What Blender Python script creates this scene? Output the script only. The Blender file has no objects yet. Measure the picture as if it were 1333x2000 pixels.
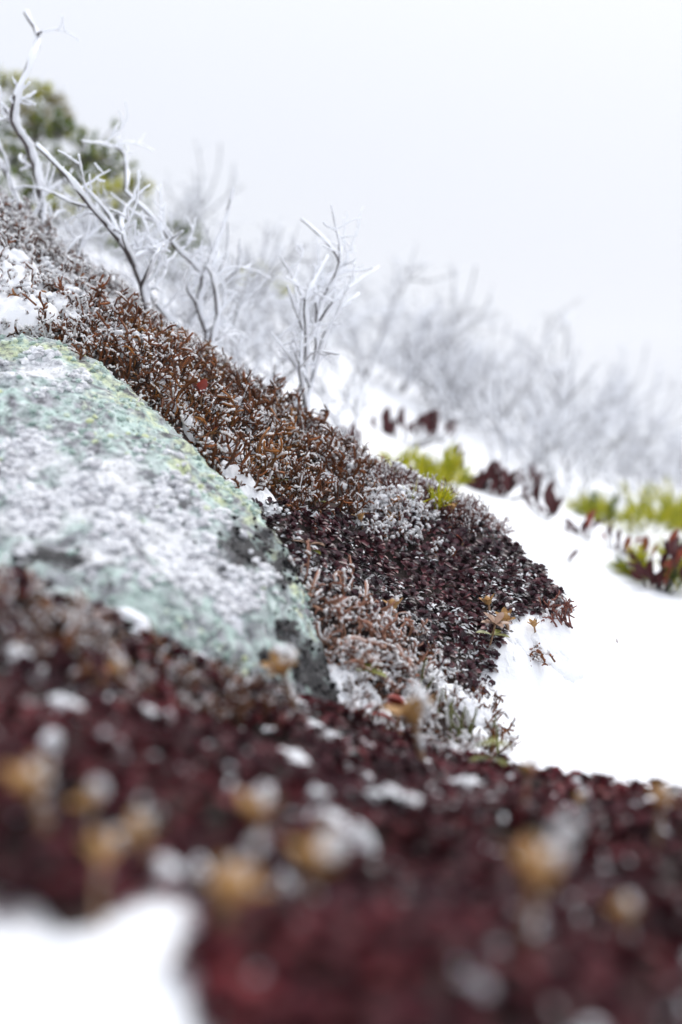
import bpy, math, random
import numpy as np
from mathutils import Matrix, Vector

# ------------------------------------------------------------------ camera, sky, sun, exposure
scn = bpy.context.scene
LENS, SENSOR = 35.0, 36.0
PITCH = math.radians(5.9)
CAM = np.array([0.0, 0.0, 0.30])
FPX = 2000 * LENS / SENSOR
FWD = np.array([0, math.cos(PITCH), -math.sin(PITCH)])
UPV = np.array([0, math.sin(PITCH), math.cos(PITCH)])
RGT = np.array([1.0, 0, 0])

cd = bpy.data.cameras.new('camera')
cd.sensor_fit = 'VERTICAL'; cd.sensor_height = SENSOR; cd.lens = LENS
cd.clip_start = 0.01; cd.clip_end = 500
cd.dof.use_dof = True; cd.dof.focus_distance = 0.715; cd.dof.aperture_fstop = 3.0
cam = bpy.data.objects.new('camera', cd)
scn.collection.objects.link(cam)
cam.location = CAM; cam.rotation_euler = (math.pi/2 - PITCH, 0, 0)
scn.camera = cam

SUN_ELEV, SUN_ROT = math.radians(52), math.radians(40)     # soft sun through cloud, from the right and behind the ridge
w = bpy.data.worlds.new('World'); scn.world = w; w.use_nodes = True
nt = w.node_tree; nt.nodes.clear()
out = nt.nodes.new('ShaderNodeOutputWorld'); bg = nt.nodes.new('ShaderNodeBackground')
sky = nt.nodes.new('ShaderNodeTexSky'); sky.sky_type = 'NISHITA'; sky.sun_disc = False
sky.sun_elevation = SUN_ELEV; sky.sun_rotation = SUN_ROT; sky.dust_density = 6; sky.air_density = 1.0
tc = nt.nodes.new('ShaderNodeTexCoord'); sep = nt.nodes.new('ShaderNodeSeparateXYZ')
rmp = nt.nodes.new('ShaderNodeMapRange'); rmp.inputs[1].default_value = 0; rmp.inputs[2].default_value = 1
rmp.inputs[3].default_value = 6.6; rmp.inputs[4].default_value = 13.0     # overcast: brighter overhead
comb = nt.nodes.new('ShaderNodeMix'); comb.data_type = 'RGBA'; comb.inputs[0].default_value = 0.90
cl = nt.nodes.new('ShaderNodeMix'); cl.data_type = 'RGBA'; cl.blend_type = 'MULTIPLY'; cl.inputs[0].default_value = 1
cl.inputs[7].default_value = (0.95, 0.98, 1.06, 1)
nt.links.new(tc.outputs['Generated'], sep.inputs[0]); pw = nt.nodes.new('ShaderNodeMath'); pw.operation = 'MULTIPLY'; pw.use_clamp = True
nt.links.new(sep.outputs[2], pw.inputs[0]); nt.links.new(sep.outputs[2], pw.inputs[1]); nt.links.new(pw.outputs[0], rmp.inputs[0])
nt.links.new(rmp.outputs[0], cl.inputs[6])
nt.links.new(sky.outputs[0], comb.inputs[6]); nt.links.new(cl.outputs[2], comb.inputs[7])
nt.links.new(comb.outputs[2], bg.inputs[0]); bg.inputs[1].default_value = 0.10
nt.links.new(bg.outputs[0], out.inputs[0])

sd = bpy.data.lights.new('sun', 'SUN'); sd.energy = 1.3; sd.angle = math.radians(22); sd.color = (1.0, 0.98, 0.95)
sun = bpy.data.objects.new('sun', sd); scn.collection.objects.link(sun)
sdir = Vector((math.sin(SUN_ROT)*math.cos(SUN_ELEV), math.cos(SUN_ROT)*math.cos(SUN_ELEV), math.sin(SUN_ELEV)))
sun.rotation_euler = (-sdir).to_track_quat('-Z', 'Y').to_euler()
sun.location = (2, 2, 4)

scn.view_settings.view_transform = 'Standard'; scn.view_settings.look = 'None'
scn.view_settings.exposure = 0.42; scn.view_settings.gamma = 1.0
scn.view_settings.use_curve_mapping = False
scn.render.engine = 'CYCLES'
scn.cycles.use_denoising = True
scn.cycles.max_bounces = 8; scn.cycles.transmission_bounces = 6; scn.cycles.transparent_max_bounces = 8
scn.cycles.volume_bounces = 1; scn.cycles.caustics_reflective = False; scn.cycles.caustics_refractive = False
scn.cycles.sample_clamp_indirect = 6

random.seed(7)
RNG = np.random.default_rng(11)

# ------------------------------------------------------------------ helpers: pixels, noise, meshes
def P(px, py, d):
    """photo pixel + distance along the view axis -> world point"""
    return CAM + d*(FWD + RGT*((px-666.5)/FPX) - UPV*((py-1000)/FPX))
def project(p):
    v = np.asarray(p) - CAM
    d = v @ FWD
    return 666.5 + FPX*(v @ RGT)/d, 1000 - FPX*(v @ UPV)/d, d
def xy(px, d):
    return ((px-666.5)/FPX*d, d)

def _hash(i, j, k, s):
    h = (i*374761393 + j*668265263 + k*2147483647 + s*1274126177) & 0xFFFFFFFF
    h = ((h ^ (h >> 13))*1274126177) & 0xFFFFFFFF
    h = h ^ (h >> 16)
    return (h & 0xFFFF)/65535.0
def vnoise(p, seed=0):
    p = np.asarray(p, float)
    i = np.floor(p).astype(np.int64); f = p - i; f = f*f*(3-2*f)
    r = 0
    for dx in (0, 1):
        for dy in (0, 1):
            for dz in (0, 1):
                wgt = (f[..., 0] if dx else 1-f[..., 0])*(f[..., 1] if dy else 1-f[..., 1])*(f[..., 2] if dz else 1-f[..., 2])
                r = r + wgt*_hash(i[..., 0]+dx, i[..., 1]+dy, i[..., 2]+dz, seed)
    return r*2-1
def fbm(p, oct=4, seed=0, gain=.5):
    p = np.asarray(p, float); a = 1; r = 0; n = 0
    for o in range(oct):
        r = r + a*vnoise(p*(2.03**o)+o*7.31, seed+o); n += a; a *= gain
    return r/n
def n2(X, Y, scale, oct=4, seed=0, gain=.5):
    return fbm(np.stack([np.asarray(X)/scale, np.asarray(Y)/scale, np.zeros_like(np.asarray(X, float))+.37], -1), oct, seed, gain)
def sstep(a, b, x):
    t = np.clip((x-a)/(b-a), 0, 1); return t*t*(3-2*t)

def mesh_from(V, F, name, mat=None, smooth=True, attr=None):
    me = bpy.data.meshes.new(name)
    V = np.asarray(V, np.float32)
    if isinstance(F, np.ndarray):
        k = F.shape[1]
        me.vertices.add(len(V)); me.vertices.foreach_set('co', V.ravel())
        me.loops.add(F.size); me.loops.foreach_set('vertex_index', F.astype(np.int32).ravel())
        me.polygons.add(len(F)); me.polygons.foreach_set('loop_start', np.arange(0, F.size, k, dtype=np.int32))
        me.update(calc_edges=True)
    else:
        me.from_pydata(V.tolist(), [], F); me.update()
    if smooth: me.polygons.foreach_set('use_smooth', np.ones(len(me.polygons), bool))
    if attr:
        for nm, vals in attr.items():
            a = me.attributes.new(nm, 'FLOAT', 'POINT'); a.data.foreach_set('value', np.asarray(vals, np.float32))
    if mat: me.materials.append(mat)
    return me

class MB:
    """collects quads/tris for one mesh"""
    def __init__(s): s.V = []; s.F = []; s.n = 0; s.A = []
    def add(s, V, F, a=0.0):
        V = np.asarray(V, float)
        s.V.append(V); s.F.extend([tuple(int(q)+s.n for q in f) for f in F]); s.n += len(V)
        s.A.append(np.broadcast_to(np.asarray(a, float), (len(V),)))
    def mesh(s, name, mat, smooth=True):
        return mesh_from(np.concatenate(s.V), s.F, name, mat, smooth, {'tip': np.concatenate(s.A)})

def frames(pts):
    pts = np.asarray(pts, float)
    T = np.gradient(pts, axis=0); T /= np.linalg.norm(T, axis=1)[:, None] + 1e-12
    ref = np.array([0, 0, 1.0]) if abs(T[0, 2]) < .9 else np.array([1.0, 0, 0])
    N = np.zeros_like(T); n = np.cross(T[0], ref); n /= np.linalg.norm(n)
    for i in range(len(T)):
        n = n - T[i]*(n @ T[i]); n /= np.linalg.norm(n)+1e-12; N[i] = n
    return pts, T, N, np.cross(T, N)
def tube(mb, pts, rad, sides=6, noise=0, rng=None, squash=None, a=0.0):
    pts, T, N, B = frames(pts); m = len(pts)
    rad = np.broadcast_to(np.asarray(rad, float), (m,))
    ang = np.arange(sides)*2*math.pi/sides
    r = rad[:, None]*np.ones(sides)
    if noise: r = r*(1+noise*(rng.random((m, sides))*2-1))
    V = pts[:, None]+N[:, None]*(np.cos(ang)*r)[..., None]+B[:, None]*(np.sin(ang)*r)[..., None]
    V = V.reshape(-1, 3)
    F = [(i*sides+j, i*sides+(j+1) % sides, (i+1)*sides+(j+1) % sides, (i+1)*sides+j) for i in range(m-1) for j in range(sides)]
    V = np.concatenate([V, pts[:1]-T[:1]*rad[0]*.6, pts[-1:]+T[-1:]*rad[-1]*.8])
    c0, c1 = m*sides, m*sides+1
    F += [(c0, (j+1) % sides, j) for j in range(sides)] + [(c1, (m-1)*sides+j, (m-1)*sides+(j+1) % sides) for j in range(sides)]
    mb.add(V, F, a if np.isscalar(a) else np.concatenate([np.repeat(a, sides), [a[0], a[-1]]]))
def smooth_path(pts, k=4):
    pts = np.asarray(pts, float)
    if len(pts) < 3: 
        t = np.linspace(0, 1, k+1)[:, None]; return pts[:1]*(1-t)+pts[-1:]*t
    e = np.concatenate([2*pts[:1]-pts[1:2], pts, 2*pts[-1:]-pts[-2:-1]])
    o = []
    for i in range(1, len(e)-2):
        for t in np.arange(k)/k:
            a, b, c, d = e[i-1], e[i], e[i+1], e[i+2]
            o.append(.5*((2*b)+(c-a)*t+(2*a-5*b+4*c-d)*t*t+(3*b-a-3*c+d)*t**3))
    o.append(pts[-1]); return np.array(o)
_ico = None
def ico(sub=1):
    import bmesh
    bm = bmesh.new(); bmesh.ops.create_icosphere(bm, subdivisions=sub, radius=1)
    V = np.array([v.co[:] for v in bm.verts]); F = [tuple(v.index for v in f.verts) for f in bm.faces]; bm.free()
    return V, F
ICO1, ICO2, ICO3 = ico(1), ico(2), ico(3)
def blob(mb, c, r, rng, ic=ICO1, rough=.25, a=0.0):
    V, F = ic
    r = np.asarray(r, float)*np.ones(3)
    mb.add(np.asarray(c)+V*r*(1+rough*(rng.random((len(V), 1))*2-1)), F, a)

# ------------------------------------------------------------------ materials
def new_mat(name):
    m = bpy.data.materials.new(name); m.use_nodes = True
    return m, m.node_tree, m.node_tree.nodes['Principled BSDF']
def ramp(t, fac, stops, interp='LINEAR'):
    r = t.nodes.new('ShaderNodeValToRGB'); r.color_ramp.interpolation = interp
    el = r.color_ramp.elements
    while len(el) < len(stops): el.new(.5)
    for e, (p, c) in zip(el, stops): e.position = p; e.color = (*c, 1)
    t.links.new(fac, r.inputs[0]); return r.outputs[0]
def noise_node(t, scale, detail=6, rough=.6, obj=True, dist=0):
    c = t.nodes.new('ShaderNodeTexCoord'); n = t.nodes.new('ShaderNodeTexNoise')
    n.inputs['Scale'].default_value = scale; n.inputs['Detail'].default_value = detail; n.inputs['Roughness'].default_value = rough
    n.inputs['Distortion'].default_value = dist
    t.links.new(c.outputs['Object'], n.inputs['Vector']); return n.outputs[0]
def mixc(t, fac, a, b, mode='MIX'):
    m = t.nodes.new('ShaderNodeMix'); m.data_type = 'RGBA'; m.blend_type = mode
    for sock, v in ((m.inputs[0], fac), (m.inputs[6], a), (m.inputs[7], b)):
        if hasattr(v, 'links'): t.links.new(v, sock)
        else: sock.default_value = v if np.isscalar(v) else (*v, 1)
    return m.outputs[2]
def bump(t, bsdf, h, strength, dist):
    b = t.nodes.new('ShaderNodeBump'); b.inputs['Strength'].default_value = strength; b.inputs['Distance'].default_value = dist
    t.links.new(h, b.inputs['Height']); t.links.new(b.outputs[0], bsdf.inputs['Normal'])
def attr_node(t, nm):
    a = t.nodes.new('ShaderNodeAttribute'); a.attribute_name = nm; return a.outputs['Fac']
def rnd_island(t):
    return t.nodes.new('ShaderNodeNewGeometry').outputs['Random Per Island']
def rnd_obj(t):
    return t.nodes.new('ShaderNodeObjectInfo').outputs['Random']
M = {}
def leafy(name, stops, rough=.4, nscale=300, trans=0.0, coat=0, spec=.5, frost=0.0, tip=None, patch=False):
    m, t, b = new_mat(name)
    col = ramp(t, rnd_island(t), stops)
    n = noise_node(t, nscale, 4)
    col = mixc(t, .55, col, ramp(t, n, [(.3, (.35, .35, .35)), (.7, (1.0, 1.0, 1.0))]), 'MULTIPLY')
    if patch:      # redder and darker plants grow in patches
        g = t.nodes.new('ShaderNodeNewGeometry'); pn = t.nodes.new('ShaderNodeTexNoise'); pn.inputs['Scale'].default_value = 22; pn.inputs['Detail'].default_value = 3
        t.links.new(g.outputs['Position'], pn.inputs['Vector'])
        col = mixc(t, 1.0, col, ramp(t, pn.outputs[0], [(.36, (.60, .70, .80)), (.5, (1, 1, 1)), (.66, (1.25, 1.0, 1.0))]), 'MULTIPLY')
    if tip: col = mixc(t, attr_node(t, 'tip'), col, tip)
    if frost:
        fr = ramp(t, noise_node(t, nscale*1.7, 5, .7), [(.5+.25*(1-frost), (0, 0, 0)), (.62+.25*(1-frost), (1, 1, 1))])
        col = mixc(t, fr, col, (.72, .74, .77))
    t.links.new(col, b.inputs['Base Color'])
    b.inputs['Roughness'].default_value = rough; b.inputs['Specular IOR Level'].default_value = spec
    if trans: b.inputs['Subsurface Weight'].default_value = trans; b.inputs['Subsurface Radius'].default_value = (.002, .001, .0006)
    bump(t, b, n, .25, .0004)
    M[name] = m; return m

leafy('cushion_leaf', [(0, (.022, .007, .011)), (.35, (.055, .017, .025)), (.7, (.10, .028, .038)), (.93, (.155, .028, .038)), (1, (.24, .15, .145))], rough=.36, frost=.06, nscale=450, spec=.33, patch=True)
leafy('cushion_leaf_red', [(0, (.024, .007, .010)), (.35, (.068, .014, .020)), (.7, (.125, .021, .030)), (.93, (.19, .027, .037)), (1, (.22, .11, .10))], rough=.45, frost=.03, nscale=450, spec=.16, patch=True)
leafy('litter', [(0, (.16, .14, .13)), (.35, (.40, .39, .39)), (.7, (.68, .69, .71)), (1, (.88, .89, .92))], rough=.6)
leafy('lichen_brown', [(0, (.030, .011, .006)), (.45, (.10, .036, .013)), (.8, (.22, .080, .024)), (1, (.46, .14, .035))], rough=.42, tip=(.19, .06, .02), nscale=350, spec=.25)
leafy('lichen_gold', [(0, (.05, .022, .008)), (.45, (.14, .065, .018)), (.8, (.26, .13, .03)), (1, (.42, .16, .03))], rough=.42, tip=(.34, .13, .03), nscale=350, spec=.25)
leafy('lichen_pink', [(0, (.16, .065, .038)), (.5, (.36, .17, .10)), (1, (.56, .30, .18))], rough=.4, tip=(.50, .24, .17), nscale=350)
leafy('heath_red', [(0, (.035, .010, .010)), (.5, (.09, .025, .022)), (1, (.20, .055, .04))], rough=.5, tip=(.22, .08, .055), nscale=350, spec=.2)
leafy('olive_twig', [(0, (.05, .05, .010)), (.5, (.11, .12, .022)), (1, (.19, .17, .03))], rough=.4, nscale=300)
leafy('sprig_leaf', [(0, (.24, .09, .075)), (.45, (.36, .17, .145)), (.8, (.25, .20, .06)), (1, (.42, .26, .22))], rough=.4, frost=.2)
leafy('sprig_green', [(0, (.10, .13, .02)), (.5, (.20, .22, .035)), (1, (.34, .28, .05))], rough=.4, frost=.1)
leafy('red_leaf', [(0, (.035, .008, .009)), (.5, (.075, .016, .018)), (1, (.14, .032, .030))], rough=.5, nscale=150, spec=.2)
leafy('orange_red_leaf', [(0, (.15, .030, .018)), (.5, (.26, .05, .026)), (1, (.36, .10, .05))], rough=.5, nscale=150, spec=.2)
leafy('blood_leaf', [(0, (.16, .016, .010)), (.5, (.28, .025, .014)), (1, (.38, .07, .03))], rough=.35, nscale=150)
leafy('needle_yellow', [(0, (.28, .34, .008)), (.45, (.52, .54, .010)), (.8, (.70, .64, .015)), (1, (.80, .66, .05))], rough=.5, spec=.15)
leafy('needle_green', [(0, (.045, .085, .008)), (.5, (.11, .18, .012)), (.84, (.22, .28, .02)), (1, (.56, .46, .03))], rough=.5, spec=.15)
leafy('needle_pale', [(0, (.16, .15, .05)), (.5, (.38, .32, .08)), (1, (.60, .52, .25))], rough=.45, frost=.4)
leafy('capsule', [(0, (.26, .10, .025)), (.5, (.44, .235, .075)), (1, (.64, .46, .26))], rough=.5, frost=.08, nscale=260, spec=.2)
leafy('stalk', [(0, (.16, .08, .035)), (.5, (.30, .17, .09)), (1, (.42, .28, .18))], rough=.5, frost=.25)
leafy('wood', [(0, (.030, .022, .022)), (.5, (.060, .045, .045)), (1, (.10, .078, .075))], rough=.6, nscale=120, frost=.25)

def white_mat(name, col, rough, sss, rad, bscale, bstr, bdist, trans=0.0, coat=0):
    m, t, b = new_mat(name)
    n = noise_node(t, bscale, 5, .65)
    t.links.new(mixc(t, .35, col, ramp(t, n, [(.3, (.86, .88, .91)), (.7, (1, 1, 1))]), 'MULTIPLY'), b.inputs['Base Color'])
    b.inputs['Roughness'].default_value = rough
    b.inputs['Subsurface Weight'].default_value = sss; b.inputs['Subsurface Radius'].default_value = rad
    b.inputs['Transmission Weight'].default_value = trans; b.inputs['IOR'].default_value = 1.31
    bump(t, b, n, bstr, bdist); M[name] = m
white_mat('snow', (.86, .87, .89), .6, 0, (.004, .005, .006), 260, .5, .0012)
white_mat('snow_grain', (.86, .87, .89), .45, 0, (.004, .005, .006), 600, .7, .0008)
white_mat('rime', (.90, .915, .95), .45, 0, (.003, .003, .004), 380, .5, .0012)
white_mat('ice', (.93, .95, .98), .16, 0, (.002, .002, .002), 420, .5, .0006, trans=.62)
white_mat('ice_white', (.93, .94, .97), .22, 0, (.002, .002, .002), 420, .5, .0006, trans=.30)

def ice_mat(name, clear):
    m = bpy.data.materials.new(name); m.use_nodes = True; t = m.node_tree; t.nodes.clear()
    N = t.nodes.new; o = N('ShaderNodeOutputMaterial')
    di = N('ShaderNodeBsdfDiffuse'); di.inputs[0].default_value = (.97, .975, .985, 1)
    tl = N('ShaderNodeBsdfTranslucent'); tl.inputs[0].default_value = (.97, .975, .985, 1)
    gl = N('ShaderNodeBsdfGlossy'); gl.inputs['Roughness'].default_value = .12
    tr = N('ShaderNodeBsdfTransparent'); tr.inputs[0].default_value = (.98, .985, 1, 1)
    a, b_, c_ = N('ShaderNodeMixShader'), N('ShaderNodeMixShader'), N('ShaderNodeMixShader')
    a.inputs[0].default_value = .45; t.links.new(di.outputs[0], a.inputs[1]); t.links.new(tl.outputs[0], a.inputs[2])
    nz = noise_node(t, 260, 3, .6); rp = ramp(t, nz, [(.38, (clear+.22,)*3), (.62, (max(0, clear-.30),)*3)])
    t.links.new(rp, b_.inputs[0]); t.links.new(a.outputs[0], b_.inputs[1]); t.links.new(tr.outputs[0], b_.inputs[2])
    c_.inputs[0].default_value = .07; t.links.new(b_.outputs[0], c_.inputs[1]); t.links.new(gl.outputs[0], c_.inputs[2])
    t.links.new(c_.outputs[0], o.inputs['Surface']); M[name] = m
ice_mat('frost', .38); ice_mat('ice', .28); ice_mat('ice_white', .0)

m, t, b = new_mat('peat')
n1 = noise_node(t, 90, 8, .7); n2n = noise_node(t, 420, 5, .7)
c = ramp(t, n1, [(.3, (.014, .008, .007)), (.5, (.035, .018, .014)), (.62, (.06, .034, .025)), (.74, (.13, .10, .09))])
c = mixc(t, ramp(t, n2n, [(.66, (0, 0, 0)), (.72, (1, 1, 1))]), c, (.55, .55, .57))
t.links.new(c, b.inputs['Base Color']); b.inputs['Roughness'].default_value = .8
bump(t, b, n2n, .8, .002); M['peat'] = m

# boulder: grey stone under mint, white, yellow-green and black crustose lichens (attributes mark the big patches; black also paints shade at the lower right)
m, t, b = new_mat('lichen_rock')
fine = noise_node(t, 170, 8, .72); mid = noise_node(t, 60, 6, .65, dist=.6); big = noise_node(t, 26, 5, .6, dist=.4); grit = noise_node(t, 480, 4, .7)
c = ramp(t, fine, [(.30, (.06, .06, .07)), (.48, (.24, .24, .26)), (.62, (.52, .53, .57)), (.72, (.76, .77, .82))])
mint = ramp(t, fine, [(.32, (.15, .22, .20)), (.44, (.46, .60, .55)), (.56, (.66, .80, .75)), (.68, (.86, .92, .90))])
c = mixc(t, ramp(t, mid, [(.40, (0, 0, 0)), (.60, (1, 1, 1))]), c, mint)
yel = ramp(t, fine, [(.34, (.22, .25, .12)), (.48, (.50, .57, .30)), (.64, (.76, .82, .58))])
def masked(base, col, nm, nz, lo, hi):
    ma = t.nodes.new('ShaderNodeMath'); ma.operation = 'MULTIPLY_ADD'
    t.links.new(nz, ma.inputs[0]); ma.inputs[1].default_value = 1.0; t.links.new(attr_node(t, nm), ma.inputs[2])
    return mixc(t, ramp(t, ma.outputs[0], [(lo, (0, 0, 0)), (hi, (1, 1, 1))]), base, col)
c = masked(c, yel, 'yellow', fine, .78, 1.12)
wht = ramp(t, fine, [(.32, (.25, .26, .27)), (.44, (.66, .67, .69)), (.56, (.92, .93, .95))])
c = masked(c, wht, 'frost', mid, .82, 1.02)
blk = ramp(t, grit, [(.4, (.012, .012, .013)), (.6, (.05, .048, .05)), (.72, (.5, .5, .53))])
c = masked(c, blk, 'black', fine, .84, 1.0)
spk = noise_node(t, 300, 3, .6)
c = mixc(t, ramp(t, spk, [(.30, (1, 1, 1)), (.40, (0, 0, 0))]), c, (.05, .052, .055))
c = mixc(t, ramp(t, big, [(.62, (0, 0, 0)), (.66, (1, 1, 1))]), c, ramp(t, grit, [(.4, (.03, .03, .032)), (.65, (.22, .22, .23))]))
t.links.new(c, b.inputs['Base Color']); b.inputs['Roughness'].default_value = .75
bump(t, b, fine, .9, .003); M['lichen_rock'] = m

leafy('frost_crust', [(0, (.55, .55, .58)), (.35, (.78, .79, .82)), (1, (.93, .94, .96))], rough=.6, spec=.3)
leafy('mint_crust', [(0, (.30, .40, .36)), (.4, (.52, .66, .60)), (.8, (.70, .80, .75)), (1, (.72, .78, .45))], rough=.8, spec=.1)
leafy('black_crust_shade', [(0, (.010, .010, .011)), (.6, (.035, .033, .034)), (1, (.12, .11, .11))], rough=.8, spec=.1)
# ------------------------------------------------------------------ object helpers
COL = scn.collection
def link(name, me=None, parent=None):
    o = bpy.data.objects.new(name, me); COL.objects.link(o)
    if parent: o.parent = parent
    return o
def tag(o, label=None, cat=None, group=None, kind=None):
    if label: o['label'] = label
    if cat: o['category'] = cat
    if group: o['group'] = group
    if kind: o['kind'] = kind
    return o
def inst(spec, name, mat4, label, cat, group=None):
    """spec: list of (part name, mesh, [sub specs]); meshes are shared between copies"""
    root = link(name); root.matrix_world = mat4; root.empty_display_size = .01
    tag(root, label, cat, group)
    for pn, me, subs in spec:
        p = link(pn, me, root)
        for sn, sme in subs: link(sn, sme, p)
    return root
def basis(z, spin=0.0, scale=1.0, loc=(0, 0, 0)):
    z = Vector(z).normalized(); q = z.to_track_quat('Z', 'Y')
    return Matrix.Translation(Vector(loc)) @ q.to_matrix().to_4x4() @ Matrix.Rotation(spin, 4, 'Z') @ Matrix.Scale(scale, 4)

# ------------------------------------------------------------------ terrain: thin-plate hillside through surveyed points
CTRL = [  # photo x, y, distance (m)
 # far snow and shrub line
 (650,690,2.5),(1000,850,2.5),(1200,940,2.3),(1333,955,3.0),(850,770,2.5),(400,560,2.0),(100,420,1.8),(-150,330,1.8),
 # snow behind the bank
 (1333,1160,1.1),(1230,1060,1.3),(1100,1000,1.5),(840,960,1.2),(650,830,1.25),(700,885,1.0),(400,690,1.05),(80,465,1.02),(1010,1085,1.0),(1150,1180,.95),
 (780,860,1.5),(950,960,1.25),(1300,1290,.85),(1450,1330,.85),(500,760,1.2),
 # ridge of the bank
 (-200,330,.85),(0,455,.85),(130,540,.85),(250,625,.85),(400,710,.85),(520,790,.85),(600,845,.85),(700,905,.85),(800,955,.85),(900,1005,.84),(1000,1085,.80),(1060,1140,.785),
 # face of the bank
 (130,660,.73),(250,740,.71),(380,870,.69),(500,990,.67),(600,1150,.63),(800,1150,.72),(700,1060,.73),(900,1130,.75),(1100,1215,.75),(980,1260,.69),(850,1250,.67),(700,1280,.61),
 (980,1385,.66),(900,1340,.64),(1160,1262,.76),
 (-100,1250,.50),(-300,1150,.52),(0,1000,.62),(-250,900,.66),(-450,900,.66),(-600,1050,.5),(-300,640,.74),(-600,620,.75),
 # snow at the toe
 (1100,1400,.68),(1333,1420,.68),(1150,1505,.62),(1333,1560,.62),(1000,1455,.62),(1250,1300,.78),(1500,1650,.58),
 # dip between bank and near hummock
 (700,1420,.55),(900,1460,.58),(990,1505,.56),(620,1380,.56),
 # near hummock
 (1000,1505,.52),(1200,1548,.50),(1333,1575,.48),(1500,1640,.46),(750,1460,.51),(600,1405,.50),(400,1330,.46),(200,1245,.43),(0,1165,.41),(-200,1120,.41),(-500,1060,.41),
 (0,1300,.36),(0,1600,.265),(300,1560,.30),(700,1650,.30),(1000,1700,.295),(1300,1750,.295),(700,2000,.205),(1333,2000,.21),(1000,1980,.21),(500,1520,.375),(900,1590,.40),
 (150,1840,.22),(0,1850,.215),(300,1980,.205),(100,2050,.195),
]
WCTRL = [(-3,2,1.35),(3,2,-.75),(-2,.3,.95),(2,.3,-.55),(-1,.5,.55),(1.0,.8,-.10),(0,0,.10),(-.4,.1,.12),(.4,.1,.02),(0,-1,-.15),(-1,3.6,.72),(1.5,3.6,-.15),(.3,3.8,.32)]
cp = np.array([P(*c) for c in CTRL] + [np.array(c, float) for c in WCTRL])
def _U(r2): return np.where(r2 > 1e-12, r2*np.log(r2+1e-12), 0)
_n = len(cp); _K = _U(((cp[:, None, :2]-cp[None, :, :2])**2).sum(-1)) + np.eye(_n)*2e-4
_Q = np.concatenate([np.ones((_n, 1)), cp[:, :2]], 1)
_A = np.block([[_K, _Q], [_Q.T, np.zeros((3, 3))]])
_W = np.linalg.solve(_A, np.concatenate([cp[:, 2], np.zeros(3)]))
def T(X, Y):
    X = np.asarray(X, float); Y = np.asarray(Y, float); shp = np.broadcast(X, Y).shape
    x = np.broadcast_to(X, shp).ravel(); y = np.broadcast_to(Y, shp).ravel(); z = np.empty(x.size)
    for s in range(0, x.size, 20000):
        xs, ys = x[s:s+20000], y[s:s+20000]
        r2 = (xs[:, None]-cp[None, :, 0])**2 + (ys[:, None]-cp[None, :, 1])**2
        z[s:s+20000] = _U(r2) @ _W[:_n] + _W[_n] + _W[_n+1]*xs + _W[_n+2]*ys
    far = .42 - .4*7*np.tanh(x/7) - .22*np.maximum(0, y-3.2) - .12*np.maximum(0, -y)
    k = sstep(2.4, 4.2, np.hypot(x, y-.8))
    z = z*(1-k)+far*k
    return z.reshape(shp)
def Tn(X, Y, e=.004):
    gx = (T(X+e, Y)-T(X-e, Y))/(2*e); gy = (T(X, Y+e)-T(X, Y-e))/(2*e)
    n = np.stack([-gx, -gy, np.ones_like(gx)], -1); return n/np.linalg.norm(n, axis=-1, keepdims=True)
def relief(X, Y): return .0028*n2(X, Y, .02, 4, 31) + .014*n2(X, Y, .05, 2, 33)*sstep(.56, .48, np.asarray(Y))
def hit(px, py, d0=.14, d1=5.0):
    d = np.arange(d0, d1, .003); p = CAM + d[:, None]*(FWD + RGT*((px-666.5)/FPX) - UPV*((py-1000)/FPX))
    under = p[:, 2] < T(p[:, 0], p[:, 1])
    i = int(np.argmax(under)) if under.any() else len(d)-1
    q = p[i].copy(); q[2] = float(T(q[0], q[1]) + relief(q[0], q[1])); return q
def sdf(poly, X, Y):
    poly = np.asarray(poly); X = np.asarray(X, float); Y = np.asarray(Y, float)
    dmin = np.full(X.shape, 1e9); ins = np.zeros(X.shape, bool)
    for a, bb in zip(poly, np.roll(poly, -1, 0)):
        e = bb-a; t = np.clip(((X-a[0])*e[0]+(Y-a[1])*e[1])/(e@e+1e-12), 0, 1)
        dmin = np.minimum(dmin, np.hypot(X-a[0]-t*e[0], Y-a[1]-t*e[1]))
        cnd = (a[1] > Y) != (bb[1] > Y)
        ins ^= cnd & (X < (bb[0]-a[0])*(Y-a[1])/(bb[1]-a[1]+1e-12)+a[0])
    return np.where(ins, dmin, -dmin)
BANK = [xy(*q) for q in [(-700,.98),(-300,.95),(0,.93),(250,.92),(400,.90),(600,.895),(750,.895),(900,.875),(1000,.83),(1075,.80),(1120,.765),(1085,.735),(1000,.705),(985,.66),(940,.625),(960,.585),(985,.56),(990,.53),
        (600,.48),(0,.40),(-700,.38)]]
HUM = [xy(*q) for q in [(-900,.44),(0,.44),(300,.47),(600,.52),(800,.54),(1000,.535),(1200,.51),(1350,.485),(1600,.46),(2200,.42),(2400,.15)]]
HUM += [tuple(hit(*q, .12)[:2]) for q in [(400,2400),(405,2000),(400,1850),(385,1760),(330,1750),(240,1735),(190,1790),(130,1820),(60,1800),(0,1770),(-300,1680),(-900,1500)]]
def heath(X, Y): return np.maximum(sdf(BANK, X, Y), sdf(HUM, X, Y)) + .006*n2(X, Y, .03, 3, 5) + .010*n2(X, Y, .022, 3, 8)*sstep(.36, .30, np.asarray(Y))

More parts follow.
